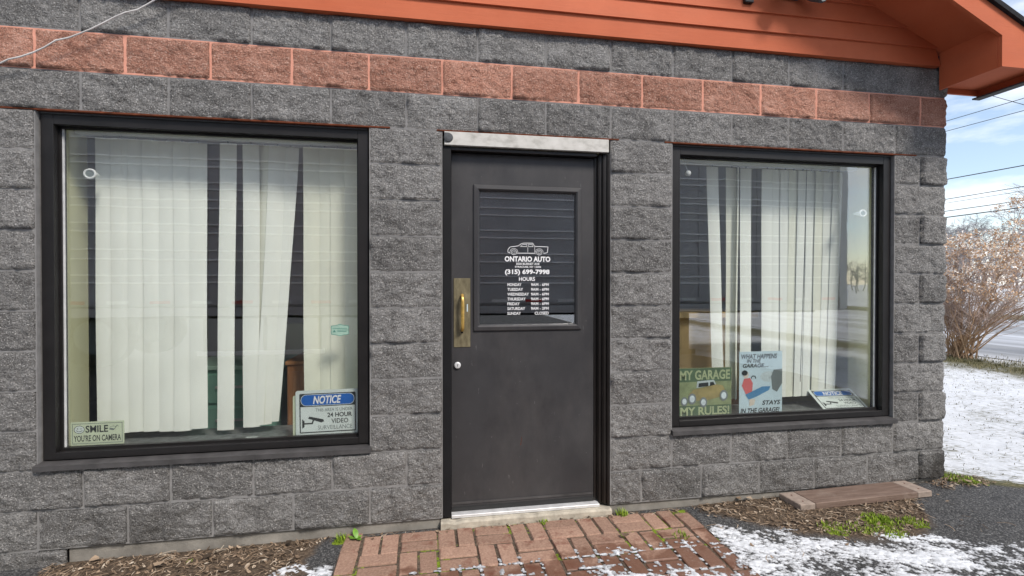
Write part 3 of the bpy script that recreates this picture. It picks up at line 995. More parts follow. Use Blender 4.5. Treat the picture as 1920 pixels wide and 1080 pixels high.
# moulding round the glass: outer bead, slope, inner bead
m = MB()
def ring(o, i, y0, y1):
    (ax0, ax1, az0, az1), (bx0, bx1, bz0, bz1) = o, i
    vs = []
    for (x0, x1, z0, z1), y in ((o, y0), (i, y1)):
        vs += [(x0 - DX, y - DY, z0), (x1 - DX, y - DY, z0), (x1 - DX, y - DY, z1), (x0 - DX, y - DY, z1)]
    m.add(vs, [(k, (k + 1) % 4, 4 + (k + 1) % 4, 4 + k) for k in range(4)])
def rect(e):
    return (lx0 - e, lx1 + e, lz0 - e, lz1 + e)
ring(rect(0.034), rect(0.034), 0.060, 0.052); ring(rect(0.034), rect(0.030), 0.052, 0.049)
ring(rect(0.030), rect(0.010), 0.049, 0.047); ring(rect(0.010), rect(0.002), 0.047, 0.054); ring(rect(0.002), rect(-0.004), 0.054, 0.070)
m.build('glass_moulding', 'door', door)
db('pane', 'glass_door', lx0, lx1, 0.071, 0.077, lz0, lz1)
db('push_plate', 'plate', 2.099, 2.197, 0.0565, 0.0595, 0.980, 1.388, 0.001)
h = MB()
HP = [(2.148, 0.0565, 1.085), (2.148, 0.035, 1.083), (2.148, 0.020, 1.098), (2.148, 0.016, 1.13), (2.148, 0.016, 1.24), (2.148, 0.020, 1.272), (2.148, 0.035, 1.287), (2.148, 0.0565, 1.285)]
h.tube([(x - DX, y - DY, z) for x, y, z in HP], [.010, .010, .0105, .011, .011, .0105, .010, .010], 10)
h.build('pull_handle', 'brass', door, smooth=True)
db('dark_screw_hole', 'black', 2.142, 2.154, 0.0558, 0.0564, 1.062, 1.078)
h = MB(); h.tube([(2.121 - DX, -0.001, 0.874), (2.121 - DX, -0.012, 0.874), (2.121 - DX, -0.014, 0.874)], [0.0195, 0.0185, 0.013], 20)
h.build('lock_cylinder', 'alu', door)
db('keyhole', 'black', 2.1195, 2.1225, 0.0445, 0.0459, 0.868, 0.880)
db('sticker', 'paper_blue', 2.176, 2.182, 0.0555, 0.0564, 1.19, 1.235).rotation_euler = (0, 0, 0)
db('door_sweep', 'rubber', d0, d1, 0.052, 0.095, 0.008, 0.030)
db('kick_trim', 'sill', d0 + .002, d1 - .002, 0.055, 0.0595, 0.048, 0.060)
m = MB()
for (x, z, w_, h_, tilt) in ((2.50, 0.375, .0035, .055, .12),):
    m.add([(x - DX, -.0006, z), (x + w_ - DX, -.0006, z + .004), (x + w_ + tilt * h_ - DX, -.0006, z + h_), (x + tilt * h_ + .001 - DX, -.0006, z + h_ - .004)], [(0, 1, 2, 3)])
m.build('red_scrape', 'rust', door)
# frame
fr = empty('door_frame', (2.5, 0.06, 0.0), bld)
def fb2(name, mat, a0, a1, b0, b1, c0, c1, c=0.0):
    return db(name, mat, a0, a1, b0, b1, c0, c1, c, parent=fr)
fb2('jamb', 'black', 2.034, 2.082, 0.004, 0.135, 0.0, 2.150, 0.002)
m = MB()
for a0, a1, b0 in ((2.966, 2.984, 0.058), (2.984, 2.990, 0.040), (2.990, 3.008, 0.034), (3.008, 3.014, 0.020), (3.014, 3.032, 0.016), (3.032, 3.037, 0.006), (3.037, 3.047, 0.002)):
    m.box(a0 - DX, a1 - DX, b0 - DY, 0.135 - DY, 0.0, 2.150)
m.build('jamb', 'jamb', fr)
fb2('head', 'jamb', 2.082, 2.966, 0.012, 0.135, 2.130, 2.1505, 0.002)
fb2('stop', 'black', 2.066, 2.975, 0.108, 0.133, 0.006, 2.140)
fb2('flashing', 'flash', 2.043, 3.034, -0.012, 0.010, 2.153, 2.2300, 0.002)
m = MB(); m.tube([(2.066 - DX, -0.0125 - DY, 2.195), (2.066 - DX, -0.0195 - DY, 2.195), (2.066 - DX, -0.022 - DY, 2.195)], [.027, .024, .012], 18)
m.build('putty_patch', 'lead', fr)
m = MB(); m.box(2.043 - DX, 2.066 - DX, -0.0165 - DY, -0.0125 - DY, 2.168, 2.222, 0.001); m.build('putty_patch', 'lead', fr)
fb2('threshold', 'alu', 2.083, 2.985, 0.006, 0.130, -0.012, 0.006, 0.002)
st = MB()
nseg = 26
xs = np.linspace(2.020, 3.050, nseg)
vs, fs = [], []
for i, x in enumerate(xs):
    e = 0.006 * (mnoise.noise(Vector((x * 14, 0, 2))))
    e2 = 0.004 * (mnoise.noise(Vector((x * 17, 5, 2)))) + (-0.010 if (i == 2) else 0)
    vs += [(x - DX, -0.030 + e - DY, -0.10), (x - DX, -0.028 + e - DY, -0.024 + e2), (x - DX, -0.018 + e - DY, -0.014 + e2), (x - DX, 0.13 - DY, -0.0125)]
for i in range(nseg - 1):
    for k in range(3):
        a = i * 4 + k
        fs.append((a, a + 4, a + 5, a + 1))
fs += [(0, 1, 2, 3), tuple((nseg - 1) * 4 + k for k in (3, 2, 1, 0))]
st.add(vs, fs); st.build('door_step', 'threshold_stone', fr)

# ---- text
def text_mesh(body, bold=0.0, shear=0.0):
    cu = bpy.data.curves.new('lettering', 'FONT')
    cu.body = body
    cu.size = 1.0
    cu.offset = bold
    cu.shear = shear
    cu.resolution_u = 3
    ob = bpy.data.objects.new('lettering', cu)
    COL.objects.link(ob)
    dg = bpy.context.evaluated_depsgraph_get()
    me = bpy.data.meshes.new_from_object(ob.evaluated_get(dg))
    bpy.data.objects.remove(ob)
    bpy.data.curves.remove(cu)
    return me
def text_into(m, body, x0, x1, z0, z1, y, bold=0.0, shear=0.0):
    """adds the text, fitted to the box x0..x1, z0..z1 on plane y, to mesh builder m"""
    me = text_mesh(body, bold, shear)
    co = np.array([v.co[:] for v in me.vertices])
    lo, hi = co.min(0), co.max(0)
    X = x0 + (co[:, 0] - lo[0]) / (hi[0] - lo[0]) * (x1 - x0)
    Z = z0 + (co[:, 1] - lo[1]) / (hi[1] - lo[1]) * (z1 - z0)
    m.add([(a, y, b) for a, b in zip(X, Z)], [tuple(p.vertices) for p in me.polygons])
    bpy.data.meshes.remove(me)
def line_into(m, pts, w, y, closed=False):
    n = len(pts)
    for i in range(n if closed else n - 1):
        a, b = Vector(pts[i]), Vector(pts[(i + 1) % n])
        d = (b - a)
        if d.length < 1e-9: continue
        d.normalize()
        p = Vector((-d.y, d.x)) * w / 2
        a2, b2 = a - d * w * .3, b + d * w * .3
        m.add([(q.x, y, q.y) for q in (a2 - p, b2 - p, b2 + p, a2 + p)], [(0, 1, 2, 3)])
def poly_into(m, pts, y):
    m.add([(p[0], y, p[1]) for p in pts], [tuple(range(len(pts)))])
def ell(cx, cz, rx, rz, n=20, a0=0, a1=360):
    k = n if a1 - a0 >= 360 else n + 1
    return [(cx + rx * math.cos(R(a0 + (a1 - a0) * i / n)), cz + rz * math.sin(R(a0 + (a1 - a0) * i / n))) for i in range(k)]

# door lettering: pixel boxes mapped on the glass plane
def dpx(px, py):       # picture point -> place on the door glass (local to the door)
    return (2.250 + (px - 898) / 180 * 0.596 - DX, 1.910 - (py - 358) / 249 * 0.802)
L = MB()
def dt(s_, a, b, c, d, bold=0.0):
    x0, z1 = dpx(a, c); x1, z0 = dpx(b, d)
    text_into(L, s_, x0, x1, z0, z1, 0.0706 - DY, bold)
dt('ONTARIO AUTO', 945, 1030.5, 478.5, 488.5, 0.035)
dt('3500 BURNET AVE', 966, 1010, 490.6, 494.6, 0.02)
dt('SYRACUSE, NY 13206', 964, 1013, 496.4, 500.6, 0.02)
dt('(315) 699-7998', 945.5, 1029, 503, 514.5, 0.035)
dt('HOURS', 971.5, 1001.5, 517.5, 524.8, 0.02)
for i, (dn, hr) in enumerate((('MONDAY', '9AM - 6PM'), ('TUESDAY', '9AM - 6PM'), ('WEDNESDAY', '9AM - 6PM'), ('THURSDAY', '9AM - 6PM'), ('FRIDAY', '9AM - 6PM'), ('SATURDAY', '9AM - 2PM'), ('SUNDAY', 'CLOSED'))):
    yy = 529 + i * 9.02
    wd = {'MONDAY': 26, 'TUESDAY': 29, 'WEDNESDAY': 40, 'THURSDAY': 34, 'FRIDAY': 23, 'SATURDAY': 33, 'SUNDAY': 25}[dn]
    dt(dn, 950, 950 + wd, yy, yy + 5.6, 0.02)
    dt(hr, 994 if hr != 'CLOSED' else 1001, 1027.5, yy, yy + 5.6, 0.02)
L.build('lettering', 'vinyl', door, label='white vinyl shop name, phone number and opening hours')
L = MB()
def dl(pts, w=0.0032, closed=False):
    line_into(L, [dpx(*p) for p in pts], w, 0.0706 - DY, closed)
dl([(951, 471), (951, 466), (955, 461), (970, 459), (976, 454.5), (981, 453.5), (997, 453.5), (1001, 459.5), (1026, 460), (1025, 471), (1018, 472.5)])
dl([(968, 472.5), (1002, 472.5)]); dl([(951, 471), (955, 472.5)])
dl([(974, 460), (979, 456), (986, 456), (986, 460)], 0.0024, True); dl([(989, 456), (996, 456), (998, 460), (989, 460)], 0.0024, True)
dl([(988, 461), (988, 471)], 0.002); dl([(1001, 460), (1001, 471)], 0.002)
for cx_ in (962, 1009.5):
    dl(ell(cx_, 471, 5.0, 4.8, 14), 0.0028, True); dl(ell(cx_, 471, 2.4, 2.3, 10), 0.002, True)
    dl(ell(cx_, 471, 7.5, 7.2, 10, 180, 360), 0.0022)
L.build('truck_drawing', 'vinyl', door)

# ---- gable siding
S0 = -0.044
ZS = Z_TOP - 0.006
SLOPE = 0.485
def soffit_z(x):        # underside of the rake overhang
    return 2.932 + (5.402 - x) * SLOPE
RIDGE_X = 0.70
gab = empty('gable', (0, 0, ZS), bld)
def siding(zb, h_, y0, tilt, name='plank'):
    zt = zb + h_ + 0.012
    # right end follows the rake
    def xr(z): return min(5.398, 5.402 - (z - 2.932) / SLOPE)
    def xl(z): return 2 * RIDGE_X - xr(z)
    xa, xb_ = xr(max(zb, 2.70)), xr(zt)
    la, lb = max(-4.0, xl(zb)), max(-4.0, xl(zt))
    if xb_ <= RIDGE_X + 0.02: return
    yb_, yt = y0, y0 + tilt
    v = [(la, yb_, zb), (xa, yb_, zb), (xb_, yt, zt), (lb, yt, zt), (la, 0.10, zb), (xa, 0.10, zb), (xb_, 0.10, zt), (lb, 0.10, zt)]
    v = [(x, y, z - ZS) for x, y, z in v]
    MB().add(v, [(0, 1, 2, 3), (4, 7, 6, 5), (0, 4, 5, 1), (1, 5, 6, 2), (2, 6, 7, 3), (3, 7, 4, 0)]).build(name, 'orange', gab)
siding(ZS, 0.104, S0, 0.0, 'trim_board')
z = ZS + 0.113
k = 0
while z < 5.2:
    siding(z, 0.117, S0 - 0.014, 0.014)
    z += 0.1185; k += 1
box('wall_core', 'mortar', bld, WX0 + 0.1, 5.30, 0.11, 0.16, Z_TOP + 0.001, 3.02)

# ---- roof
rf = empty('roof', (0.7, 0, Z_TOP), bld)
YF = -0.40
def rake(side):
    sgn = 1 if side > 0 else -1
    def X(x): return RIDGE_X + sgn * (x - RIDGE_X)
    ex = 5.80
    def pt(x, y, z): return (X(x) - 0.7, y, z - Z_TOP)
    lo = lambda x: 2.869 + (5.412 - x) * 0.490
    up = lambda x: 3.012 + (5.412 - x) * 0.490
    # rake fascia (front board)
    m = MB()
    P = [(RIDGE_X, lo(RIDGE_X)), (5.405, lo(5.405)), (5.405, 2.684), (ex, 2.684), (ex, up(ex)), (RIDGE_X, up(RIDGE_X))]
    n = len(P)
    vs = [pt(x, YF, z_) for x, z_ in P] + [pt(x, YF + 0.022, z_) for x, z_ in P]
    m.add(vs, [tuple(range(n)), tuple(range(2 * n - 1, n - 1, -1))] + [(i, i + n, (i + 1) % n + n, (i + 1) % n) for i in range(n)])
    m.build('rake_fascia', 'orange', rf)
    # soffit boards between fascia and siding
    m = MB()
    sz = lambda x: 2.932 + (5.402 - x) * SLOPE
    P = [(RIDGE_X, sz(RIDGE_X)), (5.42, sz(5.42)), (5.42, sz(5.42) + .03), (RIDGE_X, sz(RIDGE_X) + .03)]
    vs = [pt(x, YF + 0.0225, z_) for x, z_ in P] + [pt(x, 0.10, z_) for x, z_ in P]
    m.add(vs, [(0, 1, 2, 3), (7, 6, 5, 4), (0, 4, 5, 1), (1, 5, 6, 2), (2, 6, 7, 3), (3, 7, 4, 0)])
    m.build('soffit', 'orange', rf)
    # boxed eave return
    if True:
        q = MB(); q.box(0, 0, 0, 0, 0, 0); q = MB()
        def bx(x0, x1, y0, y1, z0, z1):
            a, b = sorted((X(x0) - .7, X(x1) - .7)); q.box(a, b, y0, y1, z0 - Z_TOP, z1 - Z_TOP)
        bx(5.400, 5.418, YF + 0.0225, -0.032, 2.682, 2.935)
        q.build('eave_side_board', 'orange', rf)
        q = MB(); bx(5.4185, ex - 0.0185, YF + 0.0225, 0.0, 2.716, 2.730); q.build('eave_soffit', 'orange', rf)
        q = MB(); bx(ex - 0.018, ex, YF + 0.0225, 0.022, 2.668, 2.80); q.build('eave_fascia', 'orange', rf)
        q = MB(); bx(5.500, ex - 0.0185, 0.002, 0.020, 2.680, 2.80); q.build('eave_end_board', 'orange', rf)
        q = MB(); bx(ex - 0.05, ex + 0.012, YF + 0.03, 0.026, 2.657, 2.667); q.build('drip_edge', 'lead', rf)
    # deck with shingles
    m = MB()
    P = [(RIDGE_X, up(RIDGE_X) + .002), (ex + .03, up(ex + .03) + .002), (ex + .03, up(ex + .03) + .034), (RIDGE_X, up(RIDGE_X) + .034)]
    vs = [pt(x, YF - 0.022, z_) for x, z_ in P] + [pt(x, 6.3, z_) for x, z_ in P]
    m.add(vs, [(0, 1, 2, 3), (7, 6, 5, 4), (0, 4, 5, 1), (1, 5, 6, 2), (2, 6, 7, 3), (3, 7, 4, 0)])
    m.build('shingle_deck', 'shingle', rf)
rake(1)
rake(-1)

# ---- interior shell
inn = empty('interior', (2.5, 2.2, 0), bld)
def ib(name, mat, x0, x1, y0, y1, z0, z1):
    return MB().box(x0 - 2.5, x1 - 2.5, y0 - 2.2, y1 - 2.2, z0, z1).build(name, mat, inn)
ib('floor', 'floor_in', WX0 + TH, WX1 - TH, TH, 5.8, -0.12, -0.01)
ib('ceiling', 'ceil_in', WX0 + TH, WX1 - TH, TH + 0.012, 5.8, 2.55, 2.60)
ib('partition', 'paint_yellow', -1.9, WX1 - TH - 0.02, 4.0, 4.1, 0.0, 2.55)
ib('partition', 'paint_yellow', -2.0, -1.9, TH + 0.02, 4.1, 0.0, 2.55)
ib('partition', 'paint_yellow', WX1 - TH - 0.02, WX1 - TH - 0.003, TH + 0.02, 4.1, 0.0, 2.55)
ib('lining', 'paint_yellow', 4 * B + 0.001, 5 * B - 0.06, TH + 0.001, TH + 0.014, 0, 2.55)
ib('lining', 'paint_yellow', 7.5 * B + 0.06, 8.5 * B - 0.001, TH + 0.001, TH + 0.014, 0, 2.55)
ib('half_wall', 'paint_yellow', 0.70, 2.05, 1.50, 1.62, 0.0, 1.02)

# ------------------------------------------------------------------ vertical blinds
def slat_obj(parent, xc, y, ztop, zbot, rot=0.0, lean=0.0, w=0.089, mat='slat', ypar=0.0, base=(0, 0, 0), curl=0.0, sheary=0.0):
    m = MB()
    n, k = 6, 9
    vs, fs = [], []
    for side in (0, 1):
        for j in range(k + 1):
            t = j / k
            z_ = ztop + (zbot - ztop) * t
            for i in range(n + 1):
                s = (i / n - .5) * w
                bow = -0.0055 * (1 - (2 * i / n - 1) ** 2)
                a = rot + curl * t
                dx, dy = s * math.cos(a) - bow * math.sin(a), s * math.sin(a) + bow * math.cos(a)
                off = 0.0004 if side else -0.0004
                wob = 0.002 * math.sin(7 * t + xc * 40)
                vs.append((xc + dx + lean * t ** 1.15 + wob - base[0], y + dy + off + sheary * t - base[1], z_ - base[2]))
    N = (n + 1) * (k + 1)
    for side in (0, 1):
        for j in range(k):
            for i in range(n):
                a = side * N + j * (n + 1) + i
                q = (a, a + 1, a + n + 2, a + n + 1)
                fs.append(q if side else q[::-1])
    m.add(vs, fs)
    o = m.build('slat', mat, parent, smooth=True)
    # carrier clip
    MB().box(xc - .004 - base[0], xc + .004 - base[0], y - .004 - base[1], y + .004 - base[1], ztop - base[2] - .016, ztop - base[2] + .012).build('clip', 'ink_grey', o)
    return o
yB = 0.235
zT, zB = 2.168, 0.515
base = (0.8, yB, 0.5)
bl = empty('vertical_blind', base, label='off-white vertical blind with a leaning gap behind the surveillance notice window', cat='blind', group='vertical window blinds')
MB().box(0.04 - base[0], 1.585 - base[0], -0.022, 0.022, zT + 0.014 - base[2], 2.207 - base[2]).build('headrail', 'white', bl)
for i in range(7):
    slat_obj(bl, 0.172 + i * 0.0795, yB - 0.004 * (i % 2), zT - 0.001 * i, zB + random.uniform(-.006, .006), rot=0.10 + random.uniform(-.05, .05), lean=random.uniform(-.006, .004), base=base)
slat_obj(bl, 0.808, yB, zT, 0.505, rot=0.03, lean=-0.022, base=base)
for i, (xc, ln, rt, mt) in enumerate(((0.932, -0.004, 0.05, 'slat'), (1.005, -0.050, -0.30, 'slat_warm'), (1.075, -0.085, 0.25, 'slat'), (1.145, -0.120, 0.06, 'slat'))):
    slat_obj(bl, xc, yB + 0.012 * (i % 2) + 0.004 * i, zT, zB + (0.0, .012, .008, 0.02)[i], rot=rt, lean=ln, mat=mt, base=base)
for i in range(4):
    slat_obj(bl, 1.263 + i * 0.076, yB + 0.006 * (i % 2), zT, zB, rot=(0.08, -0.06, 0.10, 0.05)[i], lean=0.004, mat='slat_warm', base=base)
yB = 0.275
base = (4.3, yB, 0.5)
br = empty('vertical_blind', base, label='off-white vertical blind bunched to one side behind the two garage signs', cat='blind', group='vertical window blinds')
MB().box(3.50 - base[0], 5.04 - base[0], -0.022, 0.022, zT + 0.014 - base[2], 2.207 - base[2]).build('headrail', 'white', br)
for i, (xc, ln, rt, mt) in enumerate(((3.900, 0.055, 0.02, 'slat'), (4.050, 0.0, 0.1, 'slat_warm'), (4.095, -0.012, 0.9, 'slat_warm'), (4.162, 0.0, 0.05, 'slat'))):
    slat_obj(br, xc, yB + 0.006 * (i % 2), zT, zB + 0.03, rot=rt, lean=ln, mat=mt, base=base)
for i in range(9):
    slat_obj(br, 4.326 + i * 0.0715, yB + 0.003 * (i % 2), zT, zB + 0.03, rot=(0.03, 0.06, 0.13, 0.16, 0.14, 0.17, 0.13, 0.16, 0.12)[i], lean=(0.0, 0.002, 0.0, -0.02, -0.03, -0.03, -0.03, -0.04, -0.055)[i], mat='slat' if i < 3 else ('slat_warm' if i % 3 == 0 else 'slat'), base=base)
MB().tube([(4.60, yB - .05, zT), (4.58, yB - .052, 1.5), (4.555, yB - .05, 0.66)], 0.0022, 5).build('draw_cord', 'ink', bld).parent = br
bpy.data.objects['draw_cord'].location = (-base[0], -base[1], -base[2])

# ------------------------------------------------------------------ signs in the windows
YG = 0.0835      # just behind the glass
def sign_root(name, x, z, rx=0.0, y=YG, **kw):
    o = empty(name, (x, y, z), **kw)
    o.rotation_euler = (rx, 0, 0)
    return o
def rrect(x0, x1, z0, z1, r, n=4):
    pts = []
    for cx_, cz_, a in ((x1 - r, z0 + r, 270), (x1 - r, z1 - r, 0), (x0 + r, z1 - r, 90), (x0 + r, z0 + r, 180)):
        pts += [(cx_ + r * math.cos(R(a + 90 * i / n)), cz_ + r * math.sin(R(a + 90 * i / n))) for i in range(n + 1)]
    return pts
def panel(parent, mat, w, h_, th=0.002, r=0.006, name='panel'):
    return MB().prism(rrect(-w / 2, w / 2, 0, h_, r), 0, th).build(name, mat, parent)
# smile sign
s1 = sign_root('smile_sign', 0.218, 0.500, label='pale green SMILE YOU\'RE ON CAMERA sign with smiley face in the window corner', cat='sign')
panel(s1, 'smile', 0.252, 0.124, r=0.003)
m = MB()
line_into(m, [(-0.117, 0.010), (0.117, 0.010), (0.117, 0.114), (-0.117, 0.114)], 0.0026, -0.0006, True)
m.build('border_line', 'ink_grey', s1)
m = MB()
text_into(m, 'SMILE', -0.056, 0.050, 0.066, 0.104, -0.0006, 0.025)
text_into(m, "YOU'RE ON CAMERA", -0.111, 0.111, 0.020, 0.054, -0.0006, 0.02)
m.build('lettering', 'ink', s1)
m = MB()
poly_into(m, ell(-0.085, 0.084, 0.024, 0.020), -0.0006); m.build('smiley_face', 'sign_white', s1)
m = MB()
line_into(m, ell(-0.085, 0.084, 0.024, 0.020), 0.0022, -0.0010, True)
line_into(m, ell(-0.085, 0.084, 0.014, 0.011, 10, 200, 340), 0.0022, -0.0010)
poly_into(m, ell(-0.093, 0.089, 0.0028, 0.0028, 8), -0.0010); poly_into(m, ell(-0.077, 0.089, 0.0028, 0.0028, 8), -0.0010)
m.build('smiley_lines', 'ink', s1)
m = MB()
poly_into(m, [(0.056, 0.078), (0.078, 0.074), (0.079, 0.083), (0.057, 0.088)], -0.0006)
line_into(m, [(0.080, 0.080), (0.092, 0.100), (0.100, 0.094)], 0.003, -0.0006)
line_into(m, [(0.060, 0.092), (0.074, 0.097), (0.088, 0.092)], 0.002, -0.0006)
m.build('camera_drawing', 'ink_grey', s1)
# notice signs
def notice(root, w, h_):
    panel(root, 'sign_white', w, h_, r=0.012)
    x0, x1, z0, z1 = -w / 2 + .020, w / 2 - .018, .016, h_ - .018
    m = MB(); poly_into(m, rrect(x0, x1, z0, z1, .006), -0.0005); m.build('border', 'ink', root)
    zb_ = z0 + (z1 - z0) * 0.665
    m = MB(); poly_into(m, [(x0 + .006, z0 + .006), (x1 - .006, z0 + .006), (x1 - .006, zb_), (x0 + .006, zb_)], -0.0009); m.build('text_field', 'sign_white', root)
    hh = (z1 - zb_) / 2
    zc = (z1 + zb_) / 2
    m = MB(); poly_into(m, rrect(x0 + .007, x1 - .007, zb_ + .005, z1 - .005, hh - .007, 7), -0.0009); m.build('banner_outline', 'sign_white', root)
    m = MB(); poly_into(m, rrect(x0 + .010, x1 - .010, zb_ + .008, z1 - .008, hh - .010, 7), -0.0013); m.build('banner', 'blue', root)
    W_ = x1 - x0
    m = MB(); text_into(m, 'NOTICE', x0 + .24 * W_, x0 + .74 * W_, zc - hh * .62, zc + hh * .62, -0.0018, 0.03, 0.22); m.build('notice_word', 'vinyl', root)
    H_ = zb_ - z0
    m = MB()
    text_into(m, '24 HOUR', x0 + .49 * W_, x0 + .93 * W_, z0 + .57 * H_, z0 + .745 * H_, -0.0014, 0.025)
    text_into(m, 'VIDEO', x0 + .56 * W_, x0 + .86 * W_, z0 + .33 * H_, z0 + .51 * H_, -0.0014, 0.012)
    m.build('bold_lettering', 'ink', root)
    m = MB()
    text_into(m, 'THIS AREA IS UNDER', x0 + .28 * W_, x0 + .94 * W_, z0 + .80 * H_, z0 + .925 * H_, -0.0014, 0.0)
    text_into(m, 'SURVEILLANCE', x0 + .32 * W_, x0 + .93 * W_, z0 + .11 * H_, z0 + .265 * H_, -0.0014, 0.0)
    m.build('light_lettering', 'ink_grey', root)
    m = MB()
    P = lambda a, b: (x0 + a * W_, z0 + b * H_)
    poly_into(m, [P(.17, .63), P(.42, .50), P(.43, .42), P(.38, .38), P(.15, .55)], -0.0014)
    poly_into(m, [P(.045, .18), P(.085, .24), P(.085, .46), P(.045, .54)], -0.0014)
    line_into(m, [P(.08, .36), P(.22, .36), P(.24, .47)], 0.008, -0.0014)
    m.build('camera_drawing', 'ink', root)
n1 = sign_root('notice_sign', 1.385, 0.492, label='blue and white NOTICE 24 HOUR VIDEO SURVEILLANCE sign upright in the window corner', cat='sign')
n1.rotation_euler = (0, R(-0.6), 0)
notice(n1, 0.345, 0.258)
n2 = sign_root('sign_panel', 1.380, 0.487, y=YG + 0.012, label='blank pale sign panel tucked behind the upright surveillance notice', cat='sign')
panel(n2, 'smile', 0.375, 0.232, r=0.010)
n3 = sign_root('notice_sign', 4.80, 0.478, y=YG + 0.004, label='blue and white notice sign lying tipped back on the sill', cat='sign')
n3.rotation_euler = (R(-58), R(0), R(-3))
n3.location = (4.82, YG + 0.016, 0.480)
notice(n3, 0.345, 0.205)
# window sticker
sk = sign_root('window_sticker', 1.452, 1.056, label='small pale teal shield-shaped sticker on the glass above the notice', cat='sticker')
sk.location.y = 0.0818
pts = [(-.048, .008), (-.020, .004), (0, -.002), (.020, .004), (.048, .008), (.050, .024), (.047, .035), (.050, .046), (.048, .060), (.024, .062), (0, .070), (-.024, .062), (-.048, .060), (-.050, .046), (-.047, .035), (-.050, .024)]
MB().prism(pts, 0, 0.0006).build('panel', 'teal_pale', sk)
m = MB(); line_into(m, [(p[0] * .95, .034 + (p[1] - .034) * .93) for p in pts], 0.0024, -0.0006, True)
poly_into(m, [(-.040, .022), (-.022, .022), (-.031, .036)], -0.0006)
for zz, a, b in ((.044, -.038, .038), (.034, -.014, .040), (.026, -.014, .036)):
    line_into(m, [(a, zz), (b, zz)], .003, -0.0006)
m.build('print', 'teal_ink', sk)
# my garage my rules
g1 = sign_root('garage_sign', 3.735, 0.482, label='green tin MY GARAGE MY RULES sign with a yellow hot rod', cat='sign')
w, h_ = 0.375, 0.325
panel(g1, 'sign_lawn', w, h_, r=0.003)
m = MB(); poly_into(m, [(-w / 2 + .003, .235), (w / 2 - .003, .235), (w / 2 - .003, h_ - .003), (-w / 2 + .003, h_ - .003)], -0.0005); m.build('top_band', 'sign_green', g1)
m = MB(); poly_into(m, [(-w / 2 + .003, .003), (w / 2 - .003, .003), (w / 2 - .003, .080), (-w / 2 + .003, .080)], -0.0005); m.build('bottom_band', 'sign_green', g1)
m = MB()
text_into(m, 'MY GARAGE', -.180, .176, .247, .310, -0.001, 0.03)
text_into(m, 'MY RULES!', -.176, .172, .016, .072, -0.001, 0.03)
m.build('lettering', 'sign_lime', g1)
m = MB()
poly_into(m, [(-.11, .115), (-.12, .150), (-.085, .185), (-.02, .195), (.075, .215), (.125, .205), (.140, .175), (.10, .130), (.0, .110)], -0.0015)
m.build('car_body', 'gold', g1)
m = MB()
poly_into(m, [(-.065, .195), (-.058, .238), (.060, .245), (.075, .215), (-.02, .200)], -0.0020); m.build('car_roof', 'chrome_ink', g1)
m = MB()
poly_into(m, [(-.052, .200), (-.048, .225), (.020, .230), (.020, .205)], -0.0025); poly_into(m, [(.030, .205), (.032, .230), (.055, .232), (.066, .212)], -0.0025)
m.build('car_windows', 'ink', g1)
for cx_, cz_, rr in ((-.15, .110, .030), (-.095, .125, .036), (-.015, .100, .033), (.130, .140, .036)):
    m = MB(); poly_into(m, ell(cx_, cz_, rr * .8, rr, 16), -0.0030); o = m.build('wheel', 'ink_grey', g1)
    m = MB(); poly_into(m, ell(cx_, cz_, rr * .5, rr * .62, 14), -0.0034); m.build('hub', 'chrome_ink', o)
# what happens in the garage
g2 = sign_root('comic_sign', 4.138, 0.480, label='pale blue comic sign reading WHAT HAPPENS IN THE GARAGE STAYS IN THE GARAGE', cat='sign')
w, h_ = 0.318, 0.425
panel(g2, 'paper_blue', w, h_, r=0.004)
m = MB()
text_into(m, 'WHAT HAPPENS', -.145, .120, .376, .408, -0.0008, 0.02, 0.2)
text_into(m, 'IN THE', -.105, .0, .350, .374, -0.0008, 0.02, 0.2)
text_into(m, 'GARAGE....', -.135, .055, .318, .344, -0.0008, 0.03, 0.2)
text_into(m, 'STAYS', .010, .146, .066, .096, -0.0008, 0.03, 0.2)
text_into(m, 'IN THE GARAGE!', -.150, .140, .016, .048, -0.0008, 0.03, 0.2)
m.build('lettering', 'ink', g2)
m = MB(); poly_into(m, [(.075, .255), (.095, .300), (.159, .305), (.159, .210), (.120, .150), (.085, .170)], -0.0008); m.build('open_bonnet', 'ink_grey', g2)
m = MB(); poly_into(m, ell(.055, .255, .060, .036, 18), -0.0006); m.build('steam_cloud', 'chrome_ink', g2)
m = MB(); poly_into(m, [(-.110, .140), (-.140, .200), (-.125, .245), (-.080, .250), (-.060, .215), (-.065, .150)], -0.0012); m.build('red_shirt', 'pink_ink', g2)
m = MB(); poly_into(m, [(-.115, .140), (-.090, .105), (-.03, .125), (.060, .165), (.070, .190), (.010, .190), (-.065, .160)], -0.0014); m.build('blue_trousers', 'blue_ink', g2)
m = MB(); poly_into(m, ell(-.110, .272, .020, .024, 14), -0.0014); poly_into(m, [(-.085, .060), (-.05, .070), (-.04, .108), (-.085, .110)], -0.0016); m.build('figure_head', 'skin_ink', g2)
m = MB(); poly_into(m, ell(-.120, .284, .022, .018, 12, 0, 360), -0.0018); line_into(m, ell(-.055, .250, .016, .012, 8, -20, 200), .006, -0.0012); m.build('hair', 'ink', g2)
# paper scrap on the sill
m = MB(); m.add([(-.035, -.02, 0), (.02, -.025, .002), (.04, .02, .001), (-.02, .022, .0015), (-.035, -.02, -.001), (.02, -.025, .001), (.04, .02, .0), (-.02, .022, .0005)], [(0, 1, 2, 3), (7, 6, 5, 4), (0, 4, 5, 1), (1, 5, 6, 2), (2, 6, 7, 3), (3, 7, 4, 0)])
m.build('paper_scrap', 'sign_white', label='torn white paper scrap on the sill below the leaning slats', cat='paper', loc=(0.945, 0.150, 0.475))

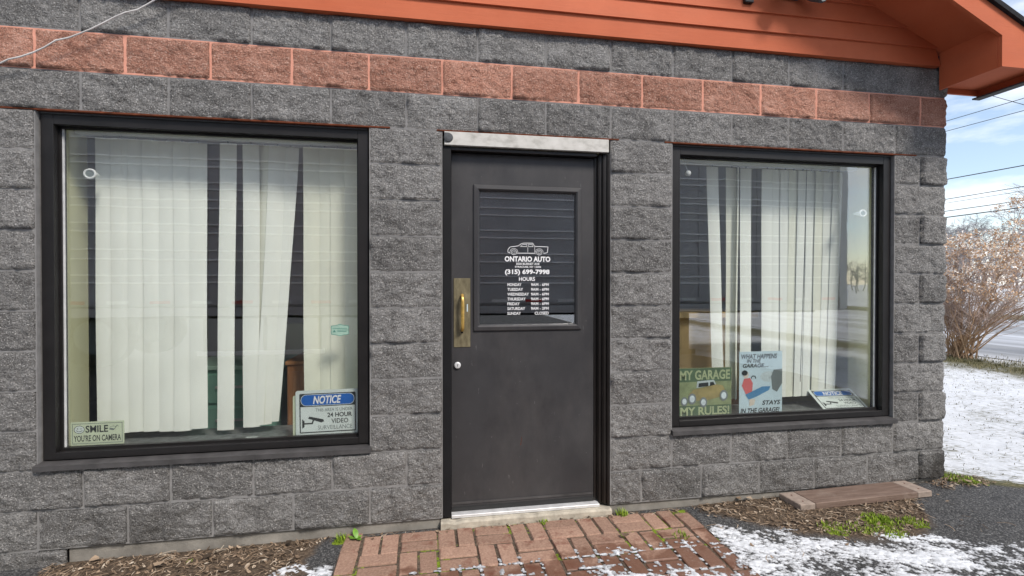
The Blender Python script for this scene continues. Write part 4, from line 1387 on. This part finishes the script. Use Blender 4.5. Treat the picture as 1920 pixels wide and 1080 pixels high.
# ------------------------------------------------------------------ little cameras behind the glass
def cam_ring(x, z, rr, label):
    o = empty('window_camera', (x, 0.0835, z), label=label, cat='camera')
    m = MB()
    n = 24
    vs, fs = [], []
    for i in range(n):
        a = 2 * math.pi * i / n
        for k in range(8):
            b = 2 * math.pi * k / 8
            r_ = rr + 0.0055 * math.cos(b)
            vs.append((r_ * math.cos(a) * 1.15, 0.008 + 0.0055 * math.sin(b), r_ * math.sin(a)))
    for i in range(n):
        for k in range(8):
            fs.append((i * 8 + k, i * 8 + (k + 1) % 8, ((i + 1) % n) * 8 + (k + 1) % 8, ((i + 1) % n) * 8 + k))
    m.add(vs, fs); m.build('light_ring', 'vinyl', o, smooth=True)
    m = MB(); m.tube([(0, .006, 0), (0, .012, 0)], [rr * .93, rr * .93], 20); m.build('lens_face', 'ink_grey', o)
    m = MB(); m.tube([(0, .0125, 0), (0, .06, 0.004)], [rr * .8, rr * .55], 16); m.build('body', 'white', o)
    m = MB(); m.tube([(0, .06, 0.004), (0, .075, 0.005)], [rr * .5, rr * .3], 12); m.build('rear_cap', 'white', o)
    return o
cam_ring(0.186, 1.938, 0.0225, 'small white ring-faced camera behind the glass of the window with the SMILE sign')
cam_ring(4.925, 1.845, 0.021, 'small white ring-faced camera on the glass beside the bunched blind')
o = empty('window_camera', (3.617, 0.10, 2.074), label='tiny white ball camera hanging above the garage signs', cat='camera')
m = MB(); m.tube([(0, -.018, 0), (0, -.014, 0), (0, -.004, 0), (0, .008, 0), (0, .016, 0)], [.006, .014, .019, .016, .005], 14); m.build('ball', 'vinyl', o, smooth=True)
m = MB(); m.tube([(0, .004, .016), (-.01, .02, .06), (-.012, .03, .125)], .003, 6); m.build('stem', 'white', o)

# ------------------------------------------------------------------ furniture seen through the glass
f1 = empty('wooden_cabinet', (1.20, 0.44, 0), label='reddish wooden cabinet end behind the surveillance notice window', cat='cabinet')
MB().box(-.13, .17, 0, .45, 0.0, 0.84, .004).build('body', 'wood', f1); MB().box(-.14, .18, -.012, .47, 0.8405, 0.865, .004).build('top', 'wood', f1)
MB().box(-.12, .0, -.006, -.001, .1, .8).build('door', 'wood', f1)
f2 = empty('tool_chest', (0.66, 0.70, 0), label='teal drawer chest behind the gaps in the left blind beside the cabinet', cat='chest')
f2['label'] = 'teal drawer chest seen between the blind slats, beyond the wooden cabinet'
MB().box(-.30, .30, 0, .45, 0.0, 0.78, .004).build('body', 'teal_paint', f2)
for i in range(3):
    d_ = MB().box(-.28, .28, -.014, -.001, .12 + i * .22, .31 + i * .22, .003).build('drawer', 'teal_paint', f2)
    MB().box(-.10, .10, -.03, -.0145, .22 + i * .22, .235 + i * .22).build('handle', 'alu', d_)
MB().box(-.32, .32, -.02, .46, 0.7805, 0.81, .004).build('top', 'teal_pale', f2)
f3 = empty('reception_counter', (3.75, 0.50, 0), label='tan laminate counter behind the window with the garage signs', cat='counter')
MB().box(-.70, .62, 0.02, .5, 0.0, 1.10, .004).build('front_panel', 'tan', f3); MB().box(-.74, .66, -.03, .55, 1.1005, 1.145, .005).build('top', 'tan', f3)
MB().box(-.60, .52, .008, .0195, .1, .55).build('lower_panel', 'wood', f3)
f4 = empty('red_chair', (3.30, 1.45, 0), label='red vinyl chair behind the tan counter', cat='chair')
MB().box(-.3, .3, -.25, .3, .42, .52, .02).build('seat', 'red_vinyl', f4); MB().box(-.3, .3, .24, .34, .55, 1.30, .02).build('backrest', 'red_vinyl', f4)
for a in (-.26, .26):
    for b in (-.2, .27):
        MB().tube([(a, b, 0), (a, b, .42)], .014, 8).build('leg', 'black', f4)

# ------------------------------------------------------------------ flood light under the gable, white cable
fl = empty('flood_light', (4.23, -0.09, 3.20), label='grey twin flood light on the orange gable siding', cat='light')
MB().box(-.06, .06, .012, .045, -.03, .09, .006).build('back_box', 'lead', fl)
for s_ in (-1, 1):
    h_ = MB(); h_.tube([(s_ * .05, -.0, -.005), (s_ * .09, -.05, -.030), (s_ * .12, -.10, -.055), (s_ * .125, -.11, -.06)], [.022, .045, .055, .052], 14)
    hd = h_.build('lamp_head', 'lead', fl, smooth=True)
    h_ = MB(); h_.tube([(s_ * .125, -.1105, -.0605), (s_ * .127, -.114, -.0625)], [.046, .044], 14); h_.build('lens', 'white', hd)
    h_ = MB(); h_.tube([(s_ * .03, .0, .02), (s_ * .05, -.0, -.005)], .008, 8); h_.build('arm', 'lead', hd)
MB().tube([(-.29, .035, -.02), (-.2, .03, .03), (-.06, .03, .03)], .012, 8).build('conduit', 'orange', fl)
MB().box(-.33, -.27, .012, .046, -.088, -.03, .004).build('shadow_blotch', 'jamb', fl)  # dark box standing in for the lamp's shadow blotch on the siding

pts = []
for i in range(40):
    t = i / 39
    x = 0.70 + (-1.3 - 0.70) * t
    zc = 2.878 - 0.555 * (0.70 - x) + 0.035 * math.sin(math.pi * min(1, (0.70 - x) / 0.85)) * -0.4
    zc += 0.006 * math.sin(i * 1.3) + 0.004 * math.sin(i * 3.1)
    pts.append((x, -0.062 + 0.004 * math.sin(i * 2.1), zc))
m = MB(); m.tube(pts, 0.0042, 6); m.build('cable', 'cable', label='loose white cable sagging across the blocks from the gable', cat='cable', smooth=True)

# ------------------------------------------------------------------ plank on the ground
pk = empty('plank', (4.685, -0.105, -0.036), label='weathered brown plank with pale bare ends lying along the wall', cat='plank')
pk.rotation_euler = (R(-1.5), R(-0.8), R(0.6))
MB().box(-.380, .375, -.094, .094, 0.0, 0.040, .004).build('board', 'plank', pk)
for a, b in ((-.487, -.3805), (.3755, .487)):
    e = MB().box(a, b, -.0935, .0935, 0.0005, 0.0395, .004).build('bare_end', 'plank_end', pk)
    for yy in (-.05, .045):
        MB().tube([((a + b) / 2, yy, .0392), ((a + b) / 2, yy, .0412)], .005, 8).build('nail_head', 'rust', e)

# ------------------------------------------------------------------ litter, grass, weeds
def gz1(x, y):
    return float(ground_z(np.array([x]), np.array([y]))[0])
def scatter_litter():
    m = MB()
    def leaf(x, y, z, L_, Wd, yaw, pit, curl):
        ca, sa = math.cos(yaw), math.sin(yaw)
        prof = [(-.5, 0.06), (-.2, 1.0), (.2, .85), (.5, .04)]
        vs = []
        for s, w_ in prof:
            for e in (-1, 1):
                lx, ly = s * L_, e * w_ * Wd / 2
                lz = curl * (s * s) * L_ * 1.6 + s * L_ * math.sin(pit) + abs(e) * 0.12 * Wd
                vs.append((x + lx * ca - ly * sa, y + lx * sa + ly * ca, z + lz))
        m.add(vs, [(0, 1, 3, 2), (2, 3, 5, 4), (4, 5, 7, 6)])
    def straw(x, y, z, L_, yaw, bend):
        pts_ = []
        for i in range(4):
            s = i / 3 - .5
            a = yaw + bend * s
            pts_.append((x + s * L_ * math.cos(a), y + s * L_ * math.sin(a), z + 0.010 * (0.25 - s * s) * 4 * random.random()))
        w_ = random.uniform(.0006, .0017)
        vs = []
        for p in pts_:
            vs += [(p[0] - w_ * math.sin(yaw), p[1] + w_ * math.cos(yaw), p[2]), (p[0] + w_ * math.sin(yaw), p[1] - w_ * math.cos(yaw), p[2] + .001)]
        m.add(vs, [(0, 1, 3, 2), (2, 3, 5, 4), (4, 5, 7, 6)])
    def zone(n, fx, fy, dens):
        c_ = 0
        while c_ < n:
            x, y = fx(), fy()
            if random.random() > dens(x, y): continue
            c_ += 1
            z_ = gz1(x, y) + random.uniform(0.002, 0.010)
            if random.random() < 0.34:
                leaf(x, y, z_, random.uniform(.010, .036), random.uniform(.007, .020), random.uniform(0, 6.3), random.uniform(-.5, .5), random.uniform(-.3, .6))
            else:
                straw(x, y, z_, random.uniform(.02, .09), random.uniform(0, 6.3), random.uniform(-1.5, 1.5))
    zone(1500, lambda: random.uniform(0.05, 1.42), lambda: -abs(random.gauss(0, .22)) - 0.005, lambda x, y: 1.0 if y > -0.5 and (x < 1.30 or y > -0.13 + (x - 1.3)) else 0.0)
    def dr(x, y):
        b = float(np.interp(x, [3.5, 3.7, 4.0, 4.3, 4.6, 4.82, 5.0, 5.2], [-0.02, -0.16, -0.40, -0.52, -0.54, -0.46, -0.26, -0.05]))
        if y < b: return 0.04
        if 4.22 < x < 5.16 and -0.19 < y: return 0.0
        if 4.42 < x < 4.72 and -0.46 < y < -0.36: return 0.25
        return 1.0
    zone(1700, lambda: random.uniform(3.58, 5.25), lambda: random.uniform(-.62, 0.0), dr)
    zone(260, lambda: random.uniform(5.35, 5.80), lambda: random.uniform(-.12, .06), lambda x, y: 1.0)
    zone(120, lambda: random.uniform(1.5, 3.5), lambda: -abs(random.gauss(0, .02)) - .022, lambda x, y: 1.0)
    # larger pale leaves
    for x, y in ((0.27, -.035), (0.83, -.11), (0.62, -.14), (1.21, -.05), (3.98, -.02), (3.92, -.0), (3.02, -.30), (5.60, -.08)):
        leaf(x, y, gz1(x, y) + .022, random.uniform(.04, .06), random.uniform(.03, .045), random.uniform(0, 6.3), .1, .35)
    return m
random.seed(5)
scatter_litter().build('leaf_litter', 'litter', kind='stuff', label='brown dead leaves and straw scattered along the wall', cat='leaves')

def blades(m, x, y, z, n, spread, hgt, wd=.0022):
    for _ in range(n):
        a = random.uniform(0, 6.3); r_ = spread * math.sqrt(random.random())
        px, py = x + r_ * math.cos(a), y + r_ * math.sin(a)
        h_ = hgt * random.uniform(.5, 1.2); d = random.uniform(0, 6.3); ln = h_ * random.uniform(.2, .9)
        w_ = wd * random.uniform(.7, 1.4)
        nx_, ny_ = -math.sin(d) * w_, math.cos(d) * w_
        mx, my = px + .4 * ln * math.cos(d), py + .4 * ln * math.sin(d)
        tx, ty = px + ln * math.cos(d), py + ln * math.sin(d)
        m.add([(px - nx_, py - ny_, z), (px + nx_, py + ny_, z), (mx + nx_ * .8, my + ny_ * .8, z + h_ * .65), (mx - nx_ * .8, my - ny_ * .8, z + h_ * .65), (tx, ty, z + h_)], [(0, 1, 2, 3), (3, 2, 4)])
m = MB()
for x, y, n, sp_, hg in ((4.55, -.375, 260, .07, .022), (4.22, -.43, 150, .08, .02), (4.73, -.46, 120, .06, .02), (4.5, -.49, 200, .10, .018), (4.36, -.45, 120, .07, .018), (4.62, -.42, 120, .06, .02)):
    blades(m, x, y, gz1(x, y) + .004, n, sp_, hg)
m.build('moss', 'grass', kind='stuff', label='bright green moss and grass between the plank and the snow', cat='moss')
def tuft(x, y, z, n, sp_, hg, label, name='grass_tuft'):
    m = MB(); blades(m, 0, 0, 0, n, sp_, hg)
    return m.build(name, 'grass', label=label, cat='weed', loc=(x, y, z))
tuft(3.115, -.035, -.055, 70, .035, .035, 'green grass tuft beside the end of the door step')
tuft(3.34, -.325, -.055, 50, .045, .022, 'green grass sprouting between bricks on the path edge near the asphalt')
tuft(5.62, .0, -.03, 260, .10, .035, 'green grass clump at the foot of the building corner')
tuft(2.62, -.045, -.055, 60, .030, .018, 'olive tuft of moss in the first bricks below the door step')
random.seed(12)
wd_ = empty('weed', (1.560, -0.055, -0.055), label='broad-leaved green weed growing at the corner of path and wall', cat='weed')
for i, (L_, yaw, pit, w_) in enumerate(((.060, 2.0, 1.15, .030), (.04, 3.6, .5, .022), (.045, 5.4, .3, .022), (.03, .4, .5, .018), (.05, 2.8, .25, .022), (.035, 4.4, .7, .018))):
    vs, fs = [], []
    for j in range(6):
        t = j / 5
        ww = w_ * math.sin(math.pi * min(1, t * .93 + .05)) ** .7 / 2
        r_ = L_ * t * math.cos(pit * (1 - .4 * t)); zz = L_ * t * math.sin(pit * (1 - .4 * t)) + .004
        for e, dz in ((-1, .003), (0, 0), (1, .003)):
            vs.append((r_ * math.cos(yaw) - e * ww * math.sin(yaw), r_ * math.sin(yaw) + e * ww * math.cos(yaw), zz + dz))
    for j in range(5):
        for k in range(2):
            a = j * 3 + k
            fs.append((a, a + 1, a + 4, a + 3))
    MB().add(vs, fs).build('leaf', 'leaf_green', wd_, smooth=True)
tuft(1.475, -.045, -.06, 60, .03, .035, 'yellow-green low weed spilling over the path corner brick', 'weed')
# blades poking through lawn snow
random.seed(9)
m = MB()
for _ in range(2600):
    y = random.uniform(-.9, 4.2); x = random.uniform(5.7, 11.8)
    le = float(np.interp(y, [-3.4, -0.75, -0.25, -0.02, 0.1], [7.4, 6.6, 5.98, 5.58, 5.52]))
    if x < le + 0.05: continue
    blades(m, x, y, gz1(x, y) - .002, 2, .02, .018, .0022)
for _ in range(900):
    y = random.uniform(2.0, 6.5); x = random.gauss(11.3, .4)
    blades(m, x, y, gz1(x, y) - .002, 3, .05, .05, .004)
m.build('lawn_grass', 'lawn_blades', kind='stuff', label='winter grass blades poking through the lawn snow', cat='grass')

# rock
random.seed(3)
m = MB()
vs, fs = [], []
n, k = 12, 7
for j in range(k + 1):
    for i in range(n):
        a, b = 2 * math.pi * i / n, math.pi * j / k
        d = Vector((math.sin(b) * math.cos(a), math.sin(b) * math.sin(a), math.cos(b)))
        rr = 1 + .35 * mnoise.noise(d * 1.7 + Vector((4, 2, 9)))
        vs.append((d.x * .13 * rr, d.y * .10 * rr, d.z * .09 * rr + .03))
for j in range(k):
    for i in range(n):
        fs.append((j * n + i, j * n + (i + 1) % n, (j + 1) * n + (i + 1) % n, (j + 1) * n + i))
m.add(vs, fs); m.build('rock', 'stone', label='grey fieldstone half sunk in the snowy lawn', cat='rock', loc=(7.46, 0.68, -0.02), smooth=True)

# ------------------------------------------------------------------ shrub
def shrub(x, y, seed, n_stem, h0, spread, label, bias=(0, 0)):
    rr = random.Random(seed)
    o = empty('shrub', (x, y, 0.0), label=label, cat='shrub')
    st, tw, fl_ = MB(), MB(), MB()
    tips = []
    for i in range(n_stem):
        a = rr.uniform(0, 6.28)
        lean = rr.uniform(.05, 1.0) * spread
        dx, dy = math.cos(a) * lean + bias[0], math.sin(a) * lean + bias[1]
        H_ = h0 * rr.uniform(.66, 1.06) * (1 - .10 * lean) * (1 + .13 * math.sin(a * 3 + 1) + .09 * math.sin(a * 7))
        bx_, by_ = rr.gauss(0, .12), rr.gauss(0, .12)
        pts_ = []
        for j in range(7):
            t = j / 6
            pts_.append((bx_ + dx * H_ * (t ** 1.15) * .72 + rr.gauss(0, .02), by_ + dy * H_ * t ** 1.15 * .72 + rr.gauss(0, .02), H_ * (t - .16 * lean * t * t)))
        r0 = rr.uniform(.006, .014)
        st.tube(pts_, [r0 * (1 - .75 * j / 6) for j in range(7)], 4, False)
        for q in range(24):
            t = rr.uniform(.28, 1.0)
            j = min(5, int(t * 6)); f_ = t * 6 - j
            p = Vector(pts_[j]).lerp(Vector(pts_[j + 1]), f_)
            d = Vector((dx * .5 + rr.gauss(0, .55), dy * .5 + rr.gauss(0, .55), rr.uniform(.35, 1.2))).normalized()
            L_ = rr.uniform(.2, .62) * (1.1 - .4 * t)
            e = p + d * L_
            mid = p + d * L_ * .5 + Vector((rr.gauss(0, .03), rr.gauss(0, .03), rr.gauss(0, .02)))
            tw.tube([p, mid, e], [.0042, .0032, .0018], 3, False)
            if rr.random() < .5:
                e2 = mid + Vector((rr.gauss(0, .14), rr.gauss(0, .14), rr.uniform(.02, .24)))
                tw.tube([mid, e2], [.0028, .0014], 3, False)
                tips.append((e2, t))
            tips.append((e, t))
    for p, t in tips:
        if p.z < h0 * .48: continue
        pr = sstep(.66, 1.0, p.z / h0) * .50 + .040
        if rr.random() < pr:
            for _ in range(rr.randint(34, 60)):
                c = p + Vector((rr.gauss(0, .052), rr.gauss(0, .052), rr.gauss(0, .036)))
                u = Vector((rr.gauss(0, 1), rr.gauss(0, 1), rr.gauss(0, 1))).normalized()
                v2 = u.cross(Vector((rr.gauss(0, 1), rr.gauss(0, 1), rr.gauss(0, 1)))).normalized()
                s = rr.uniform(.010, .026)
                fl_.add([c - u * s, c + v2 * s * .7, c + u * s, c - v2 * s * .7], [(0, 1, 2, 3)])
    st.build('stem', 'stem', o); tw.build('twigs', 'twig', o); fl_.build('flower_heads', 'flower', o)
    return o
shrub(11.60, 4.65, 4, 82, 2.20, 1.25, 'large bare shrub topped with frosted peach dried flower heads at the lawn edge', bias=(.22, -.16))
shrub(14.4, 3.9, 9, 16, 1.9, 1.1, 'thin straggly shrub drooping over the kerb past the flowering shrub')

# ------------------------------------------------------------------ bare trees
def tree(x, y, seed, H_, label, z=0.0, dens=1.0, depth=5):
    rr = random.Random(seed)
    o = empty('bare_tree', (x, y, z), label=label, cat='tree', group='bare winter trees across the road')
    tr, cr_ = MB(), MB()
    def grow(p, d, L_, r_, lev):
        mid = p + d * L_ * .5 + Vector((rr.gauss(0, .05), rr.gauss(0, .05), rr.gauss(0, .03))) * L_
        e = p + d * L_
        tgt = tr if lev <= 1 else cr_
        tgt.tube([p, mid, e], [r_, r_ * .85, r_ * .68], 5 if lev <= 1 else 3, False)
        if lev >= depth: return
        nb = rr.choice((2, 3, 3)) if lev < 2 else rr.choice((2, 3, 3, 4))
        for i in range(nb):
            sp_ = .42 + .1 * lev
            nd = (d + Vector((rr.gauss(0, sp_), rr.gauss(0, sp_), rr.gauss(.10, sp_ * .6)))).normalized()
            grow(mid.lerp(e, rr.uniform(.3, 1.0)) if i else e, nd, L_ * rr.uniform(.62, .84), max(.012, r_ * .60), lev + 1)
    grow(Vector((0, 0, -.1)), Vector((rr.gauss(0, .04), rr.gauss(0, .04), 1)).normalized(), H_ * .27, H_ * .018, 0)
    tr.build('trunk', 'bark', o); cr_.build('crown', 'twig_frost', o)
    return o
tree(47, 30.2, 2, 8.6, 'tall grey bare tree with a round crown behind the power lines', depth=7)
tree(50, 28.6, 5, 7.6, 'grey bare tree with a forked trunk rising behind the flowering shrub', depth=7)
tree(41, 27.0, 8, 5.6, 'short frosted bare tree close to the road verge', depth=7)
tree(52, 37.0, 14, 9.5, 'far frosted bare tree with a low broad crown', depth=6)
tree(38, 21.0, 21, 9.0, 'frosted bare tree leaning over the far verge', depth=6)
tree(30, -22.0, 31, 10.0, 'bare tree across the road, mirrored in the window by the corner', depth=6)
# far wood line
random.seed(31)
m = MB()
for i in range(900):
    a = random.uniform(-1.2, 2.6)
    d = random.uniform(75, 130)
    x, y = 2 + d * math.cos(a), d * math.sin(a)
    h_ = random.uniform(2.5, 6.5)
    m.tube([(x, y, 0), (x + random.gauss(0, .4), y + random.gauss(0, .4), h_)], [.12, .03], 3, False)
    for q in range(11):
        t = random.uniform(.25, 1)
        p = Vector((x, y, h_ * t))
        e = p + Vector((random.gauss(0, 1.1), random.gauss(0, 1.1), random.uniform(.4, 1.9)))
        m.tube([p, e], [.05, .02], 3, False)
        e2 = p.lerp(e, .5) + Vector((random.gauss(0, .8), random.gauss(0, .8), random.uniform(.2, 1.1)))
        m.tube([p.lerp(e, .5), e2], [.035, .015], 3, False)
m.build('woodland', 'twig_frost', kind='stuff', label='frosted grey woodland along the horizon', cat='woods')

# ------------------------------------------------------------------ power lines (along the far side of the road)
XW = 24.5
fac = (XW - 1.9495) / (14 - 1.9495)
def wz(z14): return 1.3543 + (z14 - 1.3543) * fac
def wy(y14): return -2.8387 + (y14 + 2.8387) * fac
for pole_y, pole_lab in ((-14.0, 'near the bare tree across the road'), (16.3, 'steadied by a slanting guy wire'), (46.0, 'far beyond the rear of the shop')):
    po = empty('utility_pole', (XW, pole_y, 0), label='wooden utility pole on the far verge ' + pole_lab, cat='pole', group='utility poles on the far verge')
    m = MB(); m.tube([(0, 0, -.2), (0, 0, 11.05)], [.17, .11], 12); m.build('post', 'pole', po, smooth=True)
    MB().box(-1.2, 1.2, -.06, .06, 8.45, 8.57).build('crossarm', 'pole', po)
WL = [('uppermost thin power line crossing the sky below the eave', 5.196, 5.143, .013, 0.0), ('second thin power line just under the uppermost one', 4.994, 4.919, .013, .25),
      ('twisted dark power line alone in the pale sky', 3.821, 3.765, .020, 0.0), ('upper line of the low bundle above the bare trees', 3.362, 3.366, .015, .1),
      ('faintest line of the low bundle, close under its upper line', 3.278, 3.286, .009, .2), ('third line of the low bundle crossing the tree tops', 3.076, 3.076, .016, 0.05),
      ('lowest and darkest power line crossing in front of the tree tops', 2.925, 2.934, .022, 0.0)]
for lb, za, zb_, rad, dx in WL:
    ya, yb_ = wy(6.82), wy(5.26)
    za, zb_ = wz(za), wz(zb_)
    sl = (za - zb_) / (ya - yb_)
    pts_ = []
    for i in range(61):
        y = -14 + 60 * i / 60
        sag = 0.00035 * ((y - 14) ** 2 - (ya - 14) ** 2)
        pts_.append((XW + dx, y, za + (y - ya) * sl * .6 + sag))
    m = MB(); m.tube(pts_, rad, 5); m.build('power_line', 'wire', label=lb, cat='wire', group='power lines along the road', smooth=True)
m = MB()
m.tube([(XW, 16.25, 10.95), (XW, 0.5, 0.0)], .012, 5)
m.build('guy_wire', 'wire', label='slanting guy wire crossing the two uppermost power lines near the eave', cat='wire')

# ------------------------------------------------------------------ trailer parked opposite (seen mirrored in the glass)
tl = empty('box_trailer', (2.0, -5.5, 0), label='long grey ribbed box trailer parked facing the shop front, mirrored in the glass', cat='trailer')
tx0, tx1 = -8.2, 8.2
MB().box(tx0, tx1, -2.55, -0.02, 0.98, 4.05, .02).build('body', 'trailer', tl)
for zz in (3.72, 3.60, 3.34, 3.22, 2.97, 2.86, 2.69, 2.56, 2.295, 2.165, 1.885, 1.74, 1.49, 1.37):
    MB().box(tx0 + .05, tx1 - .05, -.0195, -.004, zz - .012, zz + .012, .003).build('rib', 'trailer_rib', tl)
MB().box(tx0, tx1, -.0195, .004, 1.02, 1.10).build('lower_rail', 'trailer', tl)
MB().box(tx0, tx1, -.05, .0, .84, .975).build('bottom_rail', 'trailer', tl)
MB().box(tx0, tx1, -.0195, .004, 3.93, 4.03).build('top_rail', 'trailer_rib', tl)
MB().box(tx1 - .16, tx1 + .01, -.0198, .012, .86, 4.045).build('corner_post', 'trailer_rib', tl)
for i in range(27):
    x = tx0 + .25 + i * .6
    MB().box(x, x + .3, .0045, .007, 1.035, 1.085).build('reflective_strip', 'tape_red' if i % 2 == 0 else 'white', tl)
for i in range(13):
    x = tx0 + 1.0 + i * 1.22
    MB().box(x, x + .03, -.0195, -.008, 1.11, 3.92).build('panel_seam', 'trailer', tl)
MB().box(-3.7, -1.75, -.08, -.03, .19, .27, .01).build('side_guard', 'trailer_rib', tl)
for x in (-3.6, -2.7, -1.85):
    MB().box(x, x + .05, -.075, -.035, .2705, .838).build('guard_bracket', 'black', tl)
for x in (-6.6, -5.3):
    for yy in (-.42, -2.1):
        wv = MB(); wv.tube([(x, yy - .14, .5), (x, yy - .12, .5), (x, yy + .12, .5), (x, yy + .14, .5)], [.44, .5, .5, .44], 28)
        t_ = wv.build('wheel', 'rubber', tl, smooth=False)
        wv = MB(); wv.tube([(x, yy + .141, .5), (x, yy + .16, .5)], [.28, .24], 20); wv.build('rim', 'ink_grey', t_)
for yy in (-.5, -2.05):
    MB().box(4.9, 5.05, yy - .06, yy + .06, .06, .975).build('landing_leg', 'black', tl)
    MB().box(4.82, 5.13, yy - .15, yy + .15, -.07, .0595).build('landing_foot', 'black', tl)
MB().box(tx0 + .2, tx1 - .4, -2.2, -.35, .78, .975).build('chassis', 'black', tl)

bpy.context.view_layer.update()
print('objects', len(bpy.data.objects))
